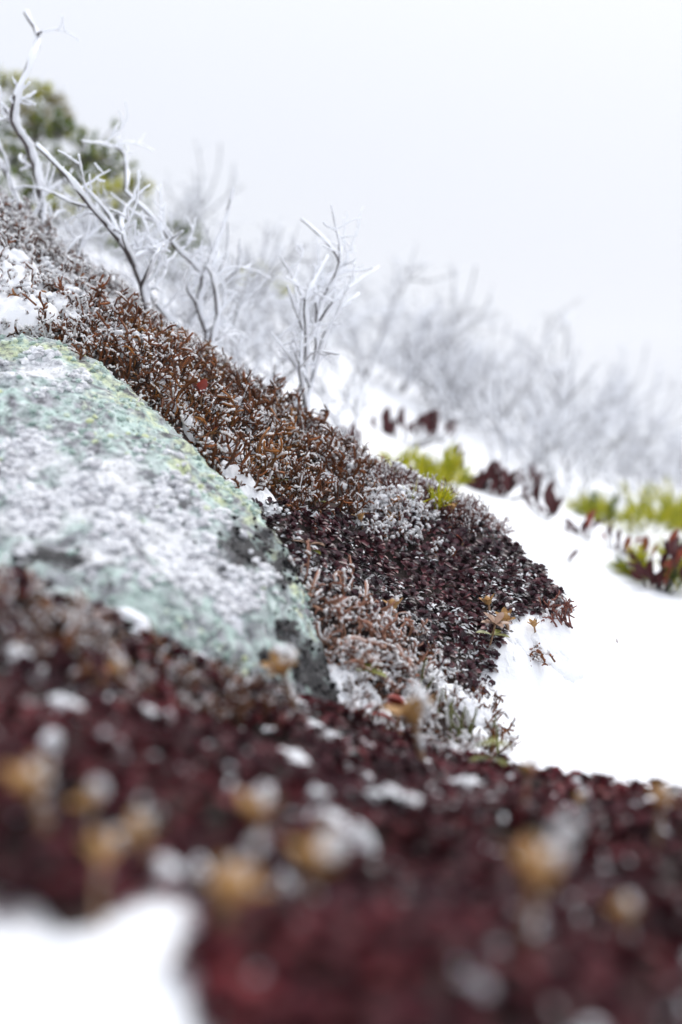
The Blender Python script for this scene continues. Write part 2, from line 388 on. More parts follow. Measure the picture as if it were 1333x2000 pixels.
# snow: one sheet, dense near the camera, out past the brow of the hill
NG = 470; u = np.linspace(-1, 1, NG); Bq = 6.4
gx = .105 + .125*np.sinh(Bq*u)/1.0; gy = .72 + .125*np.sinh(Bq*u)
gx = np.clip(gx, -38, 38); gy = np.clip(gy, -30, 38)
gx = np.linspace(0, 0, NG)+gx; 
GX, GY = np.meshgrid(np.unique(gx), np.unique(gy)); ny, nx = GX.shape
h = heath(GX, GY)
farw = sstep(.95, 1.4, GY)
Z = T(GX, GY) - .016*sstep(.002, .026, h) \
    + .004*n2(GX, GY, .03, 3, 21) + .006*n2(GX, GY, .09, 2, 25) + .0005*n2(GX, GY, .008, 2, 22) + farw*(.022*n2(GX, GY, .16, 3, 23)) \
    + .006*np.exp(-((h+.012)/.010)**2)*(1-farw)*(.6+n2(GX, GY, .02, 3, 29))
idx = np.arange(nx*ny).reshape(ny, nx)
F = np.stack([idx[:-1, :-1], idx[:-1, 1:], idx[1:, 1:], idx[1:, :-1]], -1).reshape(-1, 4)
tag(link('snow_ground', mesh_from(np.stack([GX, GY, Z], -1).reshape(-1, 3), F, 'snow_ground', M['snow'])), 'white snow sheet covering the hillside', kind='structure')
LOWEST = float(Z.min())

# peat: the bare bank and hummock that carry the heath
px_, py_ = np.meshgrid(np.arange(-.62, .36, .0032), np.arange(.08, 1.02, .0032))
h = heath(px_, py_)
Zp = T(px_, py_) - .03*sstep(0.006, -.012, h) + relief(px_, py_) - .001 + .0016*n2(px_, py_, .006, 2, 32)
ny, nx = px_.shape; idx = np.arange(nx*ny).reshape(ny, nx)
F = np.stack([idx[:-1, :-1], idx[:-1, 1:], idx[1:, 1:], idx[1:, :-1]], -1).reshape(-1, 4)
F = F[(h.ravel()[F].max(1) > -.016)]
used, inv = np.unique(F, return_inverse=True)
tag(link('peat_ground', mesh_from(np.stack([px_, py_, Zp], -1).reshape(-1, 3)[used], inv.reshape(F.shape), 'peat_ground', M['peat'])), 'dark peaty ground showing between the cushion plants', kind='structure')

# ------------------------------------------------------------------ boulder
def build_boulder():
    import bmesh
    pts = [(-560,860,.62),(-420,760,.65),(-250,690,.67),(-120,660,.68),(-560,1050,.52),(-500,1500,.46),(0,652,.685),(130,662,.69),(250,738,.675),(380,868,.655),(480,983,.635),(560,1068,.615),(600,1150,.60),(622,1260,.585),(655,1370,.57),(678,1480,.565),
           (-200,900,.57),(0,860,.585),(200,900,.575),(400,1040,.555),(500,1120,.555),(0,1120,.48),(200,1190,.475),(400,1270,.49),(540,1380,.515),(-250,1080,.48),(-150,1500,.44),(200,1560,.45),(560,1640,.52),(640,1700,.55)]
    V = [P(*q) for q in pts]
    V += [P(-560,900,.78),P(-300,780,.80),P(-100,760,.85),P(100,780,.85),P(300,900,.82),P(450,1050,.78),P(570,1200,.72),P(630,1400,.68),P(100,1300,.8),P(400,1500,.75)]
    bm = bmesh.new()
    for v in V: bm.verts.new(v)
    r = bmesh.ops.convex_hull(bm, input=bm.verts)
    bmesh.ops.delete(bm, geom=[v for v in bm.verts if not v.link_faces], context='VERTS')
    bmesh.ops.recalc_face_normals(bm, faces=bm.faces)
    me = bpy.data.meshes.new('tmp'); bm.to_mesh(me); bm.free()
    ob = link('tmp', me)
    md = ob.modifiers.new('r', 'REMESH'); md.mode = 'VOXEL'; md.voxel_size = .0026
    sm = ob.modifiers.new('s', 'SMOOTH'); sm.factor = .5; sm.iterations = 24
    dg = bpy.context.evaluated_depsgraph_get()
    m2 = bpy.data.meshes.new_from_object(ob.evaluated_get(dg))
    bpy.data.objects.remove(ob)
    n = len(m2.vertices); co = np.empty(n*3, np.float32); m2.vertices.foreach_get('co', co); co = co.reshape(-1, 3).astype(float)
    no = np.empty(n*3, np.float32); m2.vertices.foreach_get('normal', no); no = no.reshape(-1, 3)
    x, y, d = project(co)
    x0, y0 = x, y
    x = x + 38*fbm(co/.016, 4, 71, .6); y = y + 38*fbm(co/.016+9, 4, 72, .6)
    def blobmask(lst, soft=1.0):
        a = np.zeros(n)
        for cx, cy, rx, ry in lst: a = np.maximum(a, 1-np.sqrt(((x-cx)/rx)**2+((y-cy)/ry)**2))
        return np.clip(a*1.3, 0, 1)*.60
    sil = np.interp(x, [-260,0,130,250,380,480,560,596,640], [740,652,662,738,868,983,1068,1150,1370])
    yellow = np.clip(1-np.abs(y-sil-40)/110, 0, 1)*np.clip((x-60)/120, 0, 1)*np.clip((560-x)/80, 0, 1)*.62
    yellow = np.maximum(yellow*(.55+.7*fbm(co/.02, 3, 77)), np.clip(1-np.abs(y-sil-20)/50, 0, 1)*.44)
    frost = blobmask([(200,960,210,110),(60,900,120,60),(400,1120,160,70),(60,730,160,50),(330,1060,150,90),(150,1080,200,60),(60,1010,120,80),(460,1180,60,50)])
    black = blobmask([(480,1075,120,80),(600,1300,60,120),(90,1090,110,50),(550,1110,60,60),(570,1235,45,55),(630,1340,70,170),(110,1085,90,40),(520,1290,60,30),(540,1350,80,60)])  # black lichen patches; those at the lower right are shadow painted into the colour
    amp = .0075*fbm(co/.045, 3, 40) + .004*fbm(co/.02, 4, 41) - .004*np.abs(fbm(co/.03, 3, 44)) + .002*fbm(co/.007, 3, 42) + .0016*frost*fbm(co/.005, 2, 43)
    co = co + no*amp[:, None]
    m2.vertices.foreach_set('co', co.astype(np.float32).ravel())
    for nm, v in (('yellow', yellow), ('frost', frost), ('black', black)):
        a = m2.attributes.new(nm, 'FLOAT', 'POINT'); a.data.foreach_set('value', v.astype(np.float32))
    m2.polygons.foreach_set('use_smooth', np.ones(len(m2.polygons), bool))
    m2.materials.clear(); m2.materials.append(M['lichen_rock']); m2.name = 'boulder'; m2.update()
    bo = tag(link('boulder', m2), 'rounded boulder crusted with mint green lichen and frost', 'boulder')
    rng = np.random.default_rng(3); vis = (no @ FWD < .35) & (x0 > -200)
    for pn, w_, cnt, (ra, rb), mt in (('frost_crust', frost*np.clip(.1+fbm(co/.02, 3, 55), 0, 1), 2300, (.0012, .0036), 'frost_crust'), ('lichen_crust', (.45-frost-black)*(.25+fbm(co/.014, 3, 56)), 3200, (.0008, .0026), 'mint_crust'), ('black_lichen_and_shade', np.clip(black-.12, 0, 1)*(.35+fbm(co/.01, 3, 57)), 520, (.0008, .0024), 'black_crust_shade')):  # dark crumbs cover both the black lichen and the painted lower-right shade
        w_ = np.where(vis, np.clip(w_, 0, None), 0); ids = rng.choice(n, cnt, p=w_/w_.sum()); mb = MB()
        for i_ in ids: blob(mb, co[i_]+no[i_]*ra*.3, np.array([1, 1, .75])*rng.uniform(ra, rb), rng, ICO1, .35)
        tag(link(pn, mb.mesh(pn, M[mt], False), bo), kind='stuff')
    return co, no
ROCK_CO, ROCK_NO = build_boulder()
def on_rock(px, py):
    x, y, d = project(ROCK_CO); k = (x-px)**2+(y-py)**2 + 1e6*(ROCK_NO @ FWD > .1)
    c = np.where(k < 90)[0]
    i = c[np.argmin(d[c])] if len(c) else int(np.argmin(k))
    return ROCK_CO[i], ROCK_NO[i]

# ------------------------------------------------------------------ cushion plants
def leaf_blade(L, W, curl, cup, rows=(0, .3, .6, .85, 1), wid=(.42, .72, 1, .85, .12)):
    """leaf along +X, curling up along Z"""
    V = []
    for t_, w_ in zip(rows, wid):
        ang = curl*t_; xx = L*(math.sin(ang)/curl if abs(curl) > 1e-3 else t_); zz = L*((1-math.cos(ang))/curl if abs(curl) > 1e-3 else 0)
        h_ = W*.5*w_
        V += [(xx, -h_, zz+cup*h_), (xx, 0, zz), (xx, h_, zz+cup*h_)]
    F = []
    for i in range(len(rows)-1):
        a = i*3; F += [(a, a+3, a+4, a+1), (a+1, a+4, a+5, a+2)]
    return np.array(V), F
def rosette(seed, R=.0072):
    rng = np.random.default_rng(seed); Vs = []; Fs = []; n = 0; k = 0
    for ring, (cnt, tilt, ln) in enumerate([(6, .20, 1.0), (5, .60, .85), (4, 1.0, .62)]):
        for j in range(cnt):
            az = 2*math.pi*(j+.5*(ring % 2)+rng.uniform(-.18, .18))/cnt + ring*.4
            V, F = leaf_blade(R*ln*rng.uniform(.85, 1.12), R*.50*rng.uniform(.85, 1.1), rng.uniform(-.55, .1), .45)
            tl = tilt+rng.uniform(-.12, .12); c, s = math.cos(tl), math.sin(tl)
            V = np.stack([V[:, 0]*c-V[:, 2]*s, V[:, 1], V[:, 0]*s+V[:, 2]*c+.0006*ring], -1)
            c, s = math.cos(az), math.sin(az)
            V = np.stack([V[:, 0]*c-V[:, 1]*s, V[:, 0]*s+V[:, 1]*c, V[:, 2]], -1)
            Vs.append(V); Fs += [[q+n for q in f] for f in F]; n += len(V)
    return np.concatenate(Vs), np.array(Fs)
ROS = [rosette(100+i) for i in range(8)]
ROS_ME = {k: [mesh_from(V, F, 'rosette', M[k]) for V, F in ROS] for k in ('cushion_leaf', 'cushion_leaf_red')}

def scatter(test, bounds, n, mind, rng):
    """darts on the terrain, kept where test(X, Y) says so and no closer than mind"""
    X = rng.uniform(bounds[0], bounds[1], n); Y = rng.uniform(bounds[2], bounds[3], n)
    ok = test(X, Y); X, Y = X[ok], Y[ok]
    cell = {}; keep = []
    for i, (a, b_) in enumerate(zip(X, Y)):
        ci, cj = int(a//mind), int(b_//mind); bad = False
        for di in (-1, 0, 1):
            for dj in (-1, 0, 1):
                for (q, r) in cell.get((ci+di, cj+dj), ()):
                    if (q-a)**2+(r-b_)**2 < mind*mind: bad = True
        if not bad: cell.setdefault((ci, cj), []).append((a, b_)); keep.append(i)
    return X[keep], Y[keep]
def rotmats(N, rng, tilt=.25):
    n = len(N); Zv = N + rng.normal(0, tilt, (n, 3)); Zv[:, 2] += .35; Zv /= np.linalg.norm(Zv, axis=1)[:, None]
    a = rng.uniform(0, 2*math.pi, n); X0 = np.stack([np.cos(a), np.sin(a), np.zeros(n)], -1)
    Xv = X0 - Zv*(X0*Zv).sum(1)[:, None]; Xv /= np.linalg.norm(Xv, axis=1)[:, None]
    return np.stack([Xv, np.cross(Zv, Xv), Zv], -1)
def pix_in(poly_px, X, Y, dlo, dhi):
    Zq = T(X, Y); x, y, d = project(np.stack([X, Y, Zq], -1))
    return (sdf(np.array(poly_px, float), x, y) > 0) & (d > dlo) & (d < dhi)

def cushion(name, label, test, bounds, ndart, mind, base, seed, smin, smax, nlitter, lm='cushion_leaf', nfleck=60):
    rng = np.random.default_rng(seed)
    X, Y = scatter(test, bounds, ndart, mind, rng); Zq = T(X, Y); N = Tn(X, Y); R = rotmats(N, rng)
    pos = np.stack([X, Y, Zq], -1) + N*rng.uniform(-.0005, .0022, len(X))[:, None]
    # hummocky surface
    pos[:, 2] += relief(X, Y)
    s = rng.uniform(smin, smax, len(X)); var = rng.integers(0, len(ROS), len(X))
    root = link(name); root.location = base; root.empty_display_size = .02
    tag(root, label, 'cushion plant')
    x, y, d = project(pos)
    infr = (x > -20) & (x < 1353) & (y > 0) & (y < 2020)
    k = s/d*np.where(infr, 1, .01)*np.maximum(.05, (R[:, :, 2] @ -FWD)*.5+.5)
    big = set(np.argsort(-k)[:300].tolist())
    Vs, Fs, n = [], [], 0
    for i in range(len(X)):
        if i in big:
            o = link('rosette', ROS_ME[lm][var[i]], root)
            m4 = np.eye(4); m4[:3, :3] = R[i]*s[i]; m4[:3, 3] = pos[i]-base
            o.matrix_basis = Matrix(m4.tolist())
        else:
            V, F = ROS[var[i]]
            Vs.append(V @ R[i].T*s[i]+pos[i]-base); Fs.append(F+n); n += len(V)
    if Vs: tag(link('rosette_carpet', mesh_from(np.concatenate(Vs), np.concatenate(Fs), 'rosette_carpet', M[lm]), root), kind='stuff')
    # dead leaves and frost flakes between the rosettes
    Xl, Yl = rng.uniform(bounds[0], bounds[1], nlitter*12), rng.uniform(bounds[2], bounds[3], nlitter*12)
    ok = test(Xl, Yl) & (n2(Xl, Yl, .04, 3, seed+3) + rng.normal(0, .10, Xl.size) > .06); Xl, Yl = Xl[ok][:nlitter], Yl[ok][:nlitter]
    Rl = rotmats(Tn(Xl, Yl), rng, .55)
    pl = np.stack([Xl, Yl, T(Xl, Yl)+relief(Xl, Yl)+rng.uniform(.0015, .0060, Xl.size)], -1)-base
    bl, Fb = leaf_blade(.0034, .0015, -.6, .3, (0, .5, 1), (.3, 1, .2)); Fb = np.array(Fb)
    ss = rng.uniform(.6, 1.5, len(Xl))
    V = np.einsum('nij,kj->nki', Rl*ss[:, None, None], bl)+pl[:, None]
    Fall = (Fb[None]+np.arange(len(Xl))[:, None, None]*len(bl)).reshape(-1, 4)
    tag(link('leaf_litter', mesh_from(V.reshape(-1, 3), Fall, 'leaf_litter', M['litter']), root), kind='stuff')
    # crumbs of snow caught on the leaves
    Xf, Yf = rng.uniform(bounds[0], bounds[1], nfleck*30), rng.uniform(bounds[2], bounds[3], nfleck*30)
    ok = test(Xf, Yf) & (n2(Xf, Yf, .05, 3, seed+9) > .22); Xf, Yf = Xf[ok][:nfleck], Yf[ok][:nfleck]
    Zf = T(Xf, Yf)+relief(Xf, Yf); mb = MB()
    for q in range(len(Xf)):
        for w_ in range(rng.integers(1, 4)):
            blob(mb, np.array([Xf[q], Yf[q], Zf[q]+.004])-base+rng.normal(0, .0016, 3), np.array([1, 1, .6])*rng.uniform(.0008, .0021), rng, ICO1, .25)
    tag(link('snow_crumbs', mb.mesh('snow_crumbs', M['snow_grain']), root), kind='stuff')
    return root
MOUND_PX = [(490,985),(560,985),(640,1000),(700,1010),(790,1000),(850,1010),(900,1000),(960,1030),(1010,1080),(1070,1140),(1120,1195),(1110,1245),(1050,1235),(985,1245),(955,1270),(985,1320),(995,1390),(930,1370),(860,1300),(800,1265),(790,1215),(730,1190),(640,1160),(590,1170),(560,1090)]
def t_mound(X, Y): return pix_in(MOUND_PX, X, Y, .58, .835) & (heath(X, Y) + .004*n2(X, Y, .012, 2, 88) > -.001)
b0 = hit(880, 1180)
cushion('cushion_plant', 'dark purple cushion plant domed over the bank beside the open snow', t_mound, (-.12,.24,.58,.9), 26000, .0080, b0, 5, .75, 1.35, 2400)
def t_hum(X, Y): return (heath(X, Y) > .0) & (sdf(HUM, X, Y) > -.006) & (Y > .13) & (X < .34) & (X > -.30)
cushion('cushion_plant', 'burgundy cushion plant hummock dotted with dry seed heads in front of the boulder', t_hum, (-.30,.34,.13,.56), 30000, .0084, hit(700,1700), 6, .8, 1.35, 1500, 'cushion_leaf_red', 40)

# ------------------------------------------------------------------ lichen and heath tufts
def curly(rng, p0, d0, L, segs, wander, up=.0, grav=0.0):
    p = [np.array(p0, float)]; d = np.array(d0, float); d /= np.linalg.norm(d); ax = rng.normal(0, 1, 3)
    for i in range(segs):
        ax = ax*.7+rng.normal(0, .6, 3)
        d = d + np.cross(ax, d)*wander + np.array([0, 0, up]); d /= np.linalg.norm(d)
        p.append(p[-1]+d*L/segs)
    return np.array(p)
def strap(mb, pts, w, rng):
    pts, Tq, N, B = frames(pts); m = len(pts); V = []
    prof = np.interp(np.linspace(0, 1, m), [0, .5, .85, 1], [.7, 1, 1.1, .5])
    tw = rng.uniform(0, 6.3)
    for i in range(m):
        a = N[i]*math.cos(tw)+B[i]*math.sin(tw); c = np.cross(Tq[i], a); h_ = w*.5*prof[i]
        V += [pts[i]-a*h_+c*h_*.7, pts[i]-c*h_*.2, pts[i]+a*h_+c*h_*.7, pts[i]+c*h_*.25]
    F = []
    for i in range(m-1):
        o = i*4
        for j in range(4): F.append((o+j, o+(j+1) % 4, o+4+(j+1) % 4, o+4+j))
    a = np.repeat(np.linspace(0, 1, m)**3, 4)
    mb.add(V, F, a)
def ice_on(mb, pts, r, rng, start=.45, fill=1.0, side=None):
    if rng.random() < .32: blob(mb, pts[-1]+np.array([.2, 0, .3])*r, r*rng.uniform(.8, 1.5), rng, ICO1, .2)
    m = len(pts); i0 = int(m*start)
    seg = pts[i0:]
    if len(seg) < 2: seg = pts[-2:]
    seg = smooth_path(seg, 3) if len(seg) > 2 else seg
    if rng.random() < fill:
        rr = r*rng.uniform(.6, 1.25, len(seg)); rr[0] *= .5; rr[-1] *= 1.2
        off = np.array([.5, .45, .75])*r if side is None else np.asarray(side)*r
        tube(mb, seg+off, rr, 6, .34, rng)
def tuft(seed, mat, n=15, H=.016, spread=.010, w=.0017, wander=.42, ice_r=.0007, ice_fill=.75, ice_start=.45, forks=2, ice_mat='ice', up=.12):
    rng = np.random.default_rng(seed); br = MB(); ic = MB()
    for i in range(n):
        a = rng.uniform(0, 6.283); rr = spread*math.sqrt(rng.random())
        p0 = np.array([math.cos(a)*rr, math.sin(a)*rr, -.004])
        d0 = np.array([math.cos(a)*rr/spread*.8, math.sin(a)*rr/spread*.8, 1.0])+rng.normal(0, .2, 3)
        L = H*rng.uniform(.6, 1.2)
        pts = curly(rng, p0, d0, L+.004, 7, wander, up); strap(br, pts, w*rng.uniform(.7, 1.2), rng)
        ice_on(ic, pts, ice_r*rng.uniform(.7, 1.2), rng, ice_start, ice_fill)
        for f in range(forks):
            k = rng.integers(3, 7); d1 = (pts[k]-pts[k-1]); d1 /= np.linalg.norm(d1); d1 = d1+rng.normal(0, .55, 3)
            q = curly(rng, pts[k], d1, L*rng.uniform(.25, .5), 5, wander*1.5, up); strap(br, q, w*.75, rng)
            ice_on(ic, q, ice_r*rng.uniform(.6, 1.1), rng, .35, ice_fill)
    blob(ic, (0, 0, -.003), .0012, rng)
    return [('branches', br.mesh('branches', M[mat]), []), ('ice_crust', ic.mesh('ice_crust', M[ice_mat]), [])]
TB = [tuft(300+i, 'lichen_brown', n=17, H=.016, w=.0016, wander=.42, ice_fill=f, ice_start=.55, forks=3, ice_r=.0007) for i, f in enumerate((.05, .1, .2, .25, .3, .35, .45, .1))]
TB += [tuft(320+i, 'lichen_gold', n=14, H=.019, w=.0017, wander=.42, ice_fill=f, ice_start=.6, forks=4) for i, f in enumerate((.1, .3, .45))]
TB += [tuft(325+i, 'lichen_brown', n=9, H=.023, w=.0021, wander=.3, ice_fill=.25, ice_start=.65, forks=5, up=.25) for i in range(2)]
TR = [tuft(330+i, 'heath_red', n=20, H=.015, w=.0012, wander=.26, ice_r=.0006, ice_fill=f, forks=3) for i, f in enumerate((.1, .2, .3, .4))]
TF = [tuft(350+i, 'lichen_brown', n=15, ice_fill=.85, ice_r=.0010, ice_start=.35, ice_mat='ice_white', forks=3) for i in range(4)]
TP = [tuft(370+i, 'lichen_pink', n=16, H=.020, w=.0022, ice_fill=.65, ice_r=.0008, ice_start=.45, ice_mat='ice_white', wander=.40, forks=3) for i in range(4)]
TO = [tuft(390+i, 'lichen_brown', n=13, H=.014, ice_fill=.75, ice_r=.0011, ice_start=.4, forks=3) for i in range(3)]

def plant_tufts(variants, name, label, group, poly, drange, mind, seed, smin=.8, smax=1.25, bounds=(-.45,.30,.5,1.0), nd=9000, cat='lichen', lean=(0, 0, .6), maxn=300):
    rng = np.random.default_rng(seed)
    X, Y = scatter(lambda a, b_: pix_in(poly, a, b_, *drange), bounds, nd, mind, rng)
    X, Y = X[:maxn], Y[:maxn]
    N = Tn(X, Y); Zq = T(X, Y)
    for i in range(len(X)):
        z = N[i]+rng.normal(0, .2, 3)+np.array(lean)
        vi = int(rng.integers(len(variants))); lb, gr = label, group
        if variants is TB and vi >= 11: lb, gr = 'sparse tall dark brown lichen tuft with many short forks on the bank', 'tall lichen tufts on the bank'
        elif variants is TB and vi >= 8: lb, gr = 'golden brown lichen tuft brighter than its neighbours on the bank', 'golden lichen tufts on the bank'
        inst(variants[vi], name, basis(z, rng.uniform(0, 6.3), rng.uniform(smin, smax), (X[i], Y[i], Zq[i])), lb, cat, gr)
    return len(X)
RIDGE_PX = [(-250,420),(-60,400),(0,470),(130,560),(250,640),(400,725),(520,800),(600,850),(700,905),(760,940),(740,990),(640,1000),(540,960),(450,930),(380,865),(250,735),(130,655),(0,645),(-250,640)]
c1 = plant_tufts(TB, 'lichen_tuft', 'curly brown lichen tuft beaded with clear ice along the bank above the boulder', 'brown lichen tufts along the bank', [(120,600),(250,625),(400,705),(520,785),(600,835),(700,905),(740,990),(640,1000),(540,985),(430,960),(350,895),(220,770),(110,700)], (.62,.89), .0108, 51, .7, 1.25)
c2 = plant_tufts(TF, 'frosted_lichen_tuft', 'white frosted lichen tuft on the highest part of the bank behind the boulder', 'frosted lichen tufts high on the bank', [(-250,250),(0,395),(130,505),(290,610),(220,690),(120,690),(0,700),(-250,700)], (.66,.95), .0145, 52, .8, 1.3)
c3 = plant_tufts(TR, 'heath_tuft', 'dark red heath tuft with frosted tips on the crest above the purple cushion', 'dark red heath tufts along the crest', [(560,815),(640,860),(720,905),(830,960),(900,995),(960,1035),(900,1050),(840,1010),(740,985),(650,900)], (.74,.90), .010, 53, .7, 1.1, cat='heath')
c4 = plant_tufts(TP, 'pink_lichen_tuft', 'pale pink lichen tuft thickly iced between the boulder and the purple cushion', 'pink iced lichen tufts beside the boulder', [(585,1175),(640,1165),(720,1195),(790,1220),(800,1265),(780,1330),(690,1330),(640,1310),(600,1240)], (.5,.72), .0115, 54, .85, 1.25, lean=(0, -.2, .5))
c5 = plant_tufts(TO, 'iced_lichen_tuft', 'brown iced lichen tuft in the patch of lichen growing across the purple cushion', 'lichen tufts on the purple cushion', [(690,985),(800,975),(860,1040),(850,1090),(800,1060),(700,1050)], (.65,.83), .0115, 55, .7, 1.05, lean=(0, -.1, .5))
c6 = plant_tufts(TO+TB[2:4], 'low_lichen_tuft', 'small brown lichen tuft with ice in the dip below the purple cushion', 'lichen tufts in the dip', [(650,1310),(800,1270),(880,1320),(960,1400),(980,1470),(900,1490),(760,1440),(660,1420)], (.5,.69), .0125, 56, .6, .95)
c7 = plant_tufts(TB[4:]+TP[:2], 'hummock_lichen_tuft', 'brown frosted lichen tuft along the foot of the boulder on the near hummock', 'lichen tufts at the boulder foot', [(-50,1140),(200,1190),(400,1290),(560,1380),(520,1430),(380,1400),(150,1320),(-50,1290)], (.33,.52), .016, 58, .5, .9, bounds=(-.25,.05,.3,.56))
# snow caught between the lichen branches
rng = np.random.default_rng(91); mb = MB()
X, Y = rng.uniform(-.40, .12, 60000), rng.uniform(.55, .95, 60000)
ok = pix_in([(-200,380),(0,440),(130,540),(400,700),(600,835),(850,965),(960,1040),(840,1010),(740,1000),(640,1010),(540,985),(430,960),(350,895),(220,770),(110,700),(-200,690)], X, Y, .62, .95) & (n2(X, Y, .03, 3, 92) > .30)
X, Y = X[ok][:900], Y[ok][:900]; Zc = T(X, Y)+relief(X, Y)
for q in range(len(X)): blob(mb, (X[q], Y[q], Zc[q]+rng.uniform(.002, .011)), np.array([1, 1, .65])*rng.uniform(.0014, .0042), rng, ICO2, .22)
tag(link('snow_crumbs', mb.mesh('snow_crumbs', M['snow_grain'])), 'crumbs of snow caught among the lichen branches on the bank', 'snow', kind='stuff')
print('tufts', c1, c2, c3, c4, c5, c6)

# twig tuft at the right end of the purple cushion and the little one on the snow below it
def twig_tuft(seed, n, H, mat, spread, dirv, w=.0008, forks=4, ice=.15):
    rng = np.random.default_rng(seed); br = MB(); ic = MB()
    for i in range(n):
        d0 = np.array(dirv)+rng.normal(0, .38, 3); p0 = rng.normal(0, spread, 3)*np.array([1, 1, .2])
        pts = curly(rng, p0, d0, H*rng.uniform(.6, 1.2), 8, .18, .03)
        tube(br, pts, np.linspace(w, w*.55, len(pts)), 5, a=np.linspace(0, 1, len(pts))**2)
        for f in range(forks):
            k = rng.integers(2, 8); d1 = (pts[k]-pts[k-1]); d1 = d1/np.linalg.norm(d1)+rng.normal(0, .6, 3)
            q = curly(rng, pts[k], d1, H*rng.uniform(.15, .4), 4, .25); tube(br, q, np.linspace(w*.8, w*.6, 5), 5, a=np.linspace(.3, 1, 5))
            if rng.random() < ice: ice_on(ic, q, .0009, rng, .3)
    blob(ic, (0, 0, -.002), .001, rng)
    return [('twigs', br.mesh('twigs', M[mat]), []), ('frost', ic.mesh('frost', M['ice_white']), [])]
inst(twig_tuft(1, 26, .024, 'heath_red', .006, (.75, -.15, .75), ice=.3), 'twig_tuft', basis((0, 0, 1), 0, 1, hit(1095, 1225)), 'reddish brown twig tuft spreading over the snow at the end of the purple cushion', 'heath')
inst(twig_tuft(2, 14, .012, 'lichen_brown', .005, (.3, -.1, .7), ice=.4), 'twig_tuft', basis((0, 0, 1), 0, 1, hit(1045, 1297)), 'small brown twig tuft half buried in the snow below the purple cushion', 'heath')
for (x, y, s, lb) in [(975,1052,.5,'thin dark twig sprig sticking out of the purple cushion crest over the snow'), (1010,1085,.4,'tiny dark twig sprig on the right shoulder of the purple cushion'), (1210,1262,.28,'tiny dark twig lying loose on the open snow')]:
    inst(twig_tuft(int(x), 5, .02, 'heath_red', .002, (.8, 0, .5), w=.0006, forks=2, ice=.1), 'twig_sprig', basis((0, 0, 1), 0, s*1.6, hit(x, y)), lb, 'twig')

UPL, UPG = 'upright orange brown twig sprig tipped with ice rising from the lichen bank', 'upright twig sprigs on the bank'
UPT = [twig_tuft(60+i, 4, .030, 'lichen_gold' if i % 2 else 'lichen_brown', .002, (.15, 0, 1), w=.0013, forks=4, ice=.6) for i in range(4)]
for i, (x, y) in enumerate([(285,690),(262,660),(180,615),(210,640),(330,720),(350,700),(120,600),(150,575),(420,800),(460,830),(500,850),(60,590),(90,640),(560,880),(610,905),(300,670),(235,690),(520,930),(640,930)]):
    inst(UPT[i % 4], 'twig_sprig', basis((.1, -.1, 1), i*1.3, random.uniform(.7, 1.15), hit(x, y)), UPL, 'twig', UPG)
# olive green forked stems
def olive(seed, n, H, spread=.004):
    rng = np.random.default_rng(seed); sp = []; ic = MB()
    for i in range(n):
        mb = MB(); p0 = np.append(rng.normal(0, spread, 2), -.003)
        pts = smooth_path(curly(rng, p0, np.array([rng.normal(0, .25), rng.normal(0, .2), 1]), H*rng.uniform(.6, 1.1), 5, .16, .05), 2)
        tube(mb, pts, np.linspace(.0011, .0006, len(pts)), 6)
        ice_on(ic, pts, .0012, rng, .5, .6, (.8, .3, .2)); sp.append(('stem', mb.mesh('stem', M['olive_twig']), []))
    blob(ic, (0, 0, -.002), .001, rng)
    return sp+[('ice_crust', ic.mesh('ice_crust', M['ice']), [])]
for i, (x, y, n, H, lb) in enumerate([(815,1345,7,.024,'olive green forked stems crusted with ice beside the pink lichen'), (895,1450,9,.026,'clump of olive brown stems at the snow edge of the dip'),
        (960,1475,3,.036,'single tall curved olive stem standing against the open snow'), (860,1400,6,.02,'short olive stems among lichen in the middle of the dip')]):
    inst(olive(600+i, n, H), 'green_stem_clump', basis((0, 0, 1), 0, 1, hit(x, y)), lb, 'plant')

# ------------------------------------------------------------------ leaf sprigs, seed heads
def leaf_mesh(L, W, curl, cup, mat, thick=0.0, name='leaf'):
    V, F = leaf_blade(L, W, curl, cup, (0, .15, .35, .6, .82, 1), (.15, .5, .85, 1, .75, .08))
    return mesh_from(V, F, name, M[mat])
def sprig(loc, name, label, nleaf, L, mat, matb, seed, stem=.01, tilt=(0, 0, 1), cat='sprig', upright=.35, W=.42):
    rng = np.random.default_rng(seed); L *= 1.3; stem *= 1.25
    root = link(name); root.matrix_world = basis(tilt, 0, 1, loc); root.empty_display_size = .01; tag(root, label, cat)
    mb = MB(); tube(mb, smooth_path([(0, 0, -.004), (.0008, 0, stem*.5), (0, 0, stem)], 3), .0008, 6); link('stem', mb.mesh('stem', M['stalk']), root)
    for j in range(nleaf):
        me = leaf_mesh(L*rng.uniform(.8, 1.1), L*W, rng.uniform(-.6, -.1), .4, matb if j < nleaf//3 else mat)
        o = link('leaf', me, root)
        o.matrix_basis = Matrix.Translation((0, 0, stem*(.55 if j < nleaf//3 else 1))) @ Matrix.Rotation(2.4*j+rng.uniform(-.2, .2), 4, 'Z') @ Matrix.Rotation(-(upright+rng.uniform(-.2, .35)), 4, 'Y')
    return root
sprig(hit(542, 962), 'evergreen_sprig', 'pinkish green leaf rosette standing beside snow at the boulder edge', 10, .0085, 'sprig_leaf', 'sprig_green', 1, .010)
sprig(hit(618, 1000), 'evergreen_sprig', 'pink frosted leaf rosette above a small snow patch on the cushion top', 10, .0085, 'sprig_leaf', 'sprig_green', 2, .011)
sprig(hit(605, 1092), 'evergreen_sprig', 'flat olive leaf rosette pressed against the boulder shoulder', 11, .0095, 'sprig_leaf', 'sprig_green', 3, .007, upright=.15)
sprig(hit(955, 1275), 'evergreen_sprig', 'yellow and pink leafed sprig at the toe of the purple cushion by the snow', 10, .0095, 'sprig_leaf', 'sprig_green', 4, .014, tilt=(.2, -.2, 1))
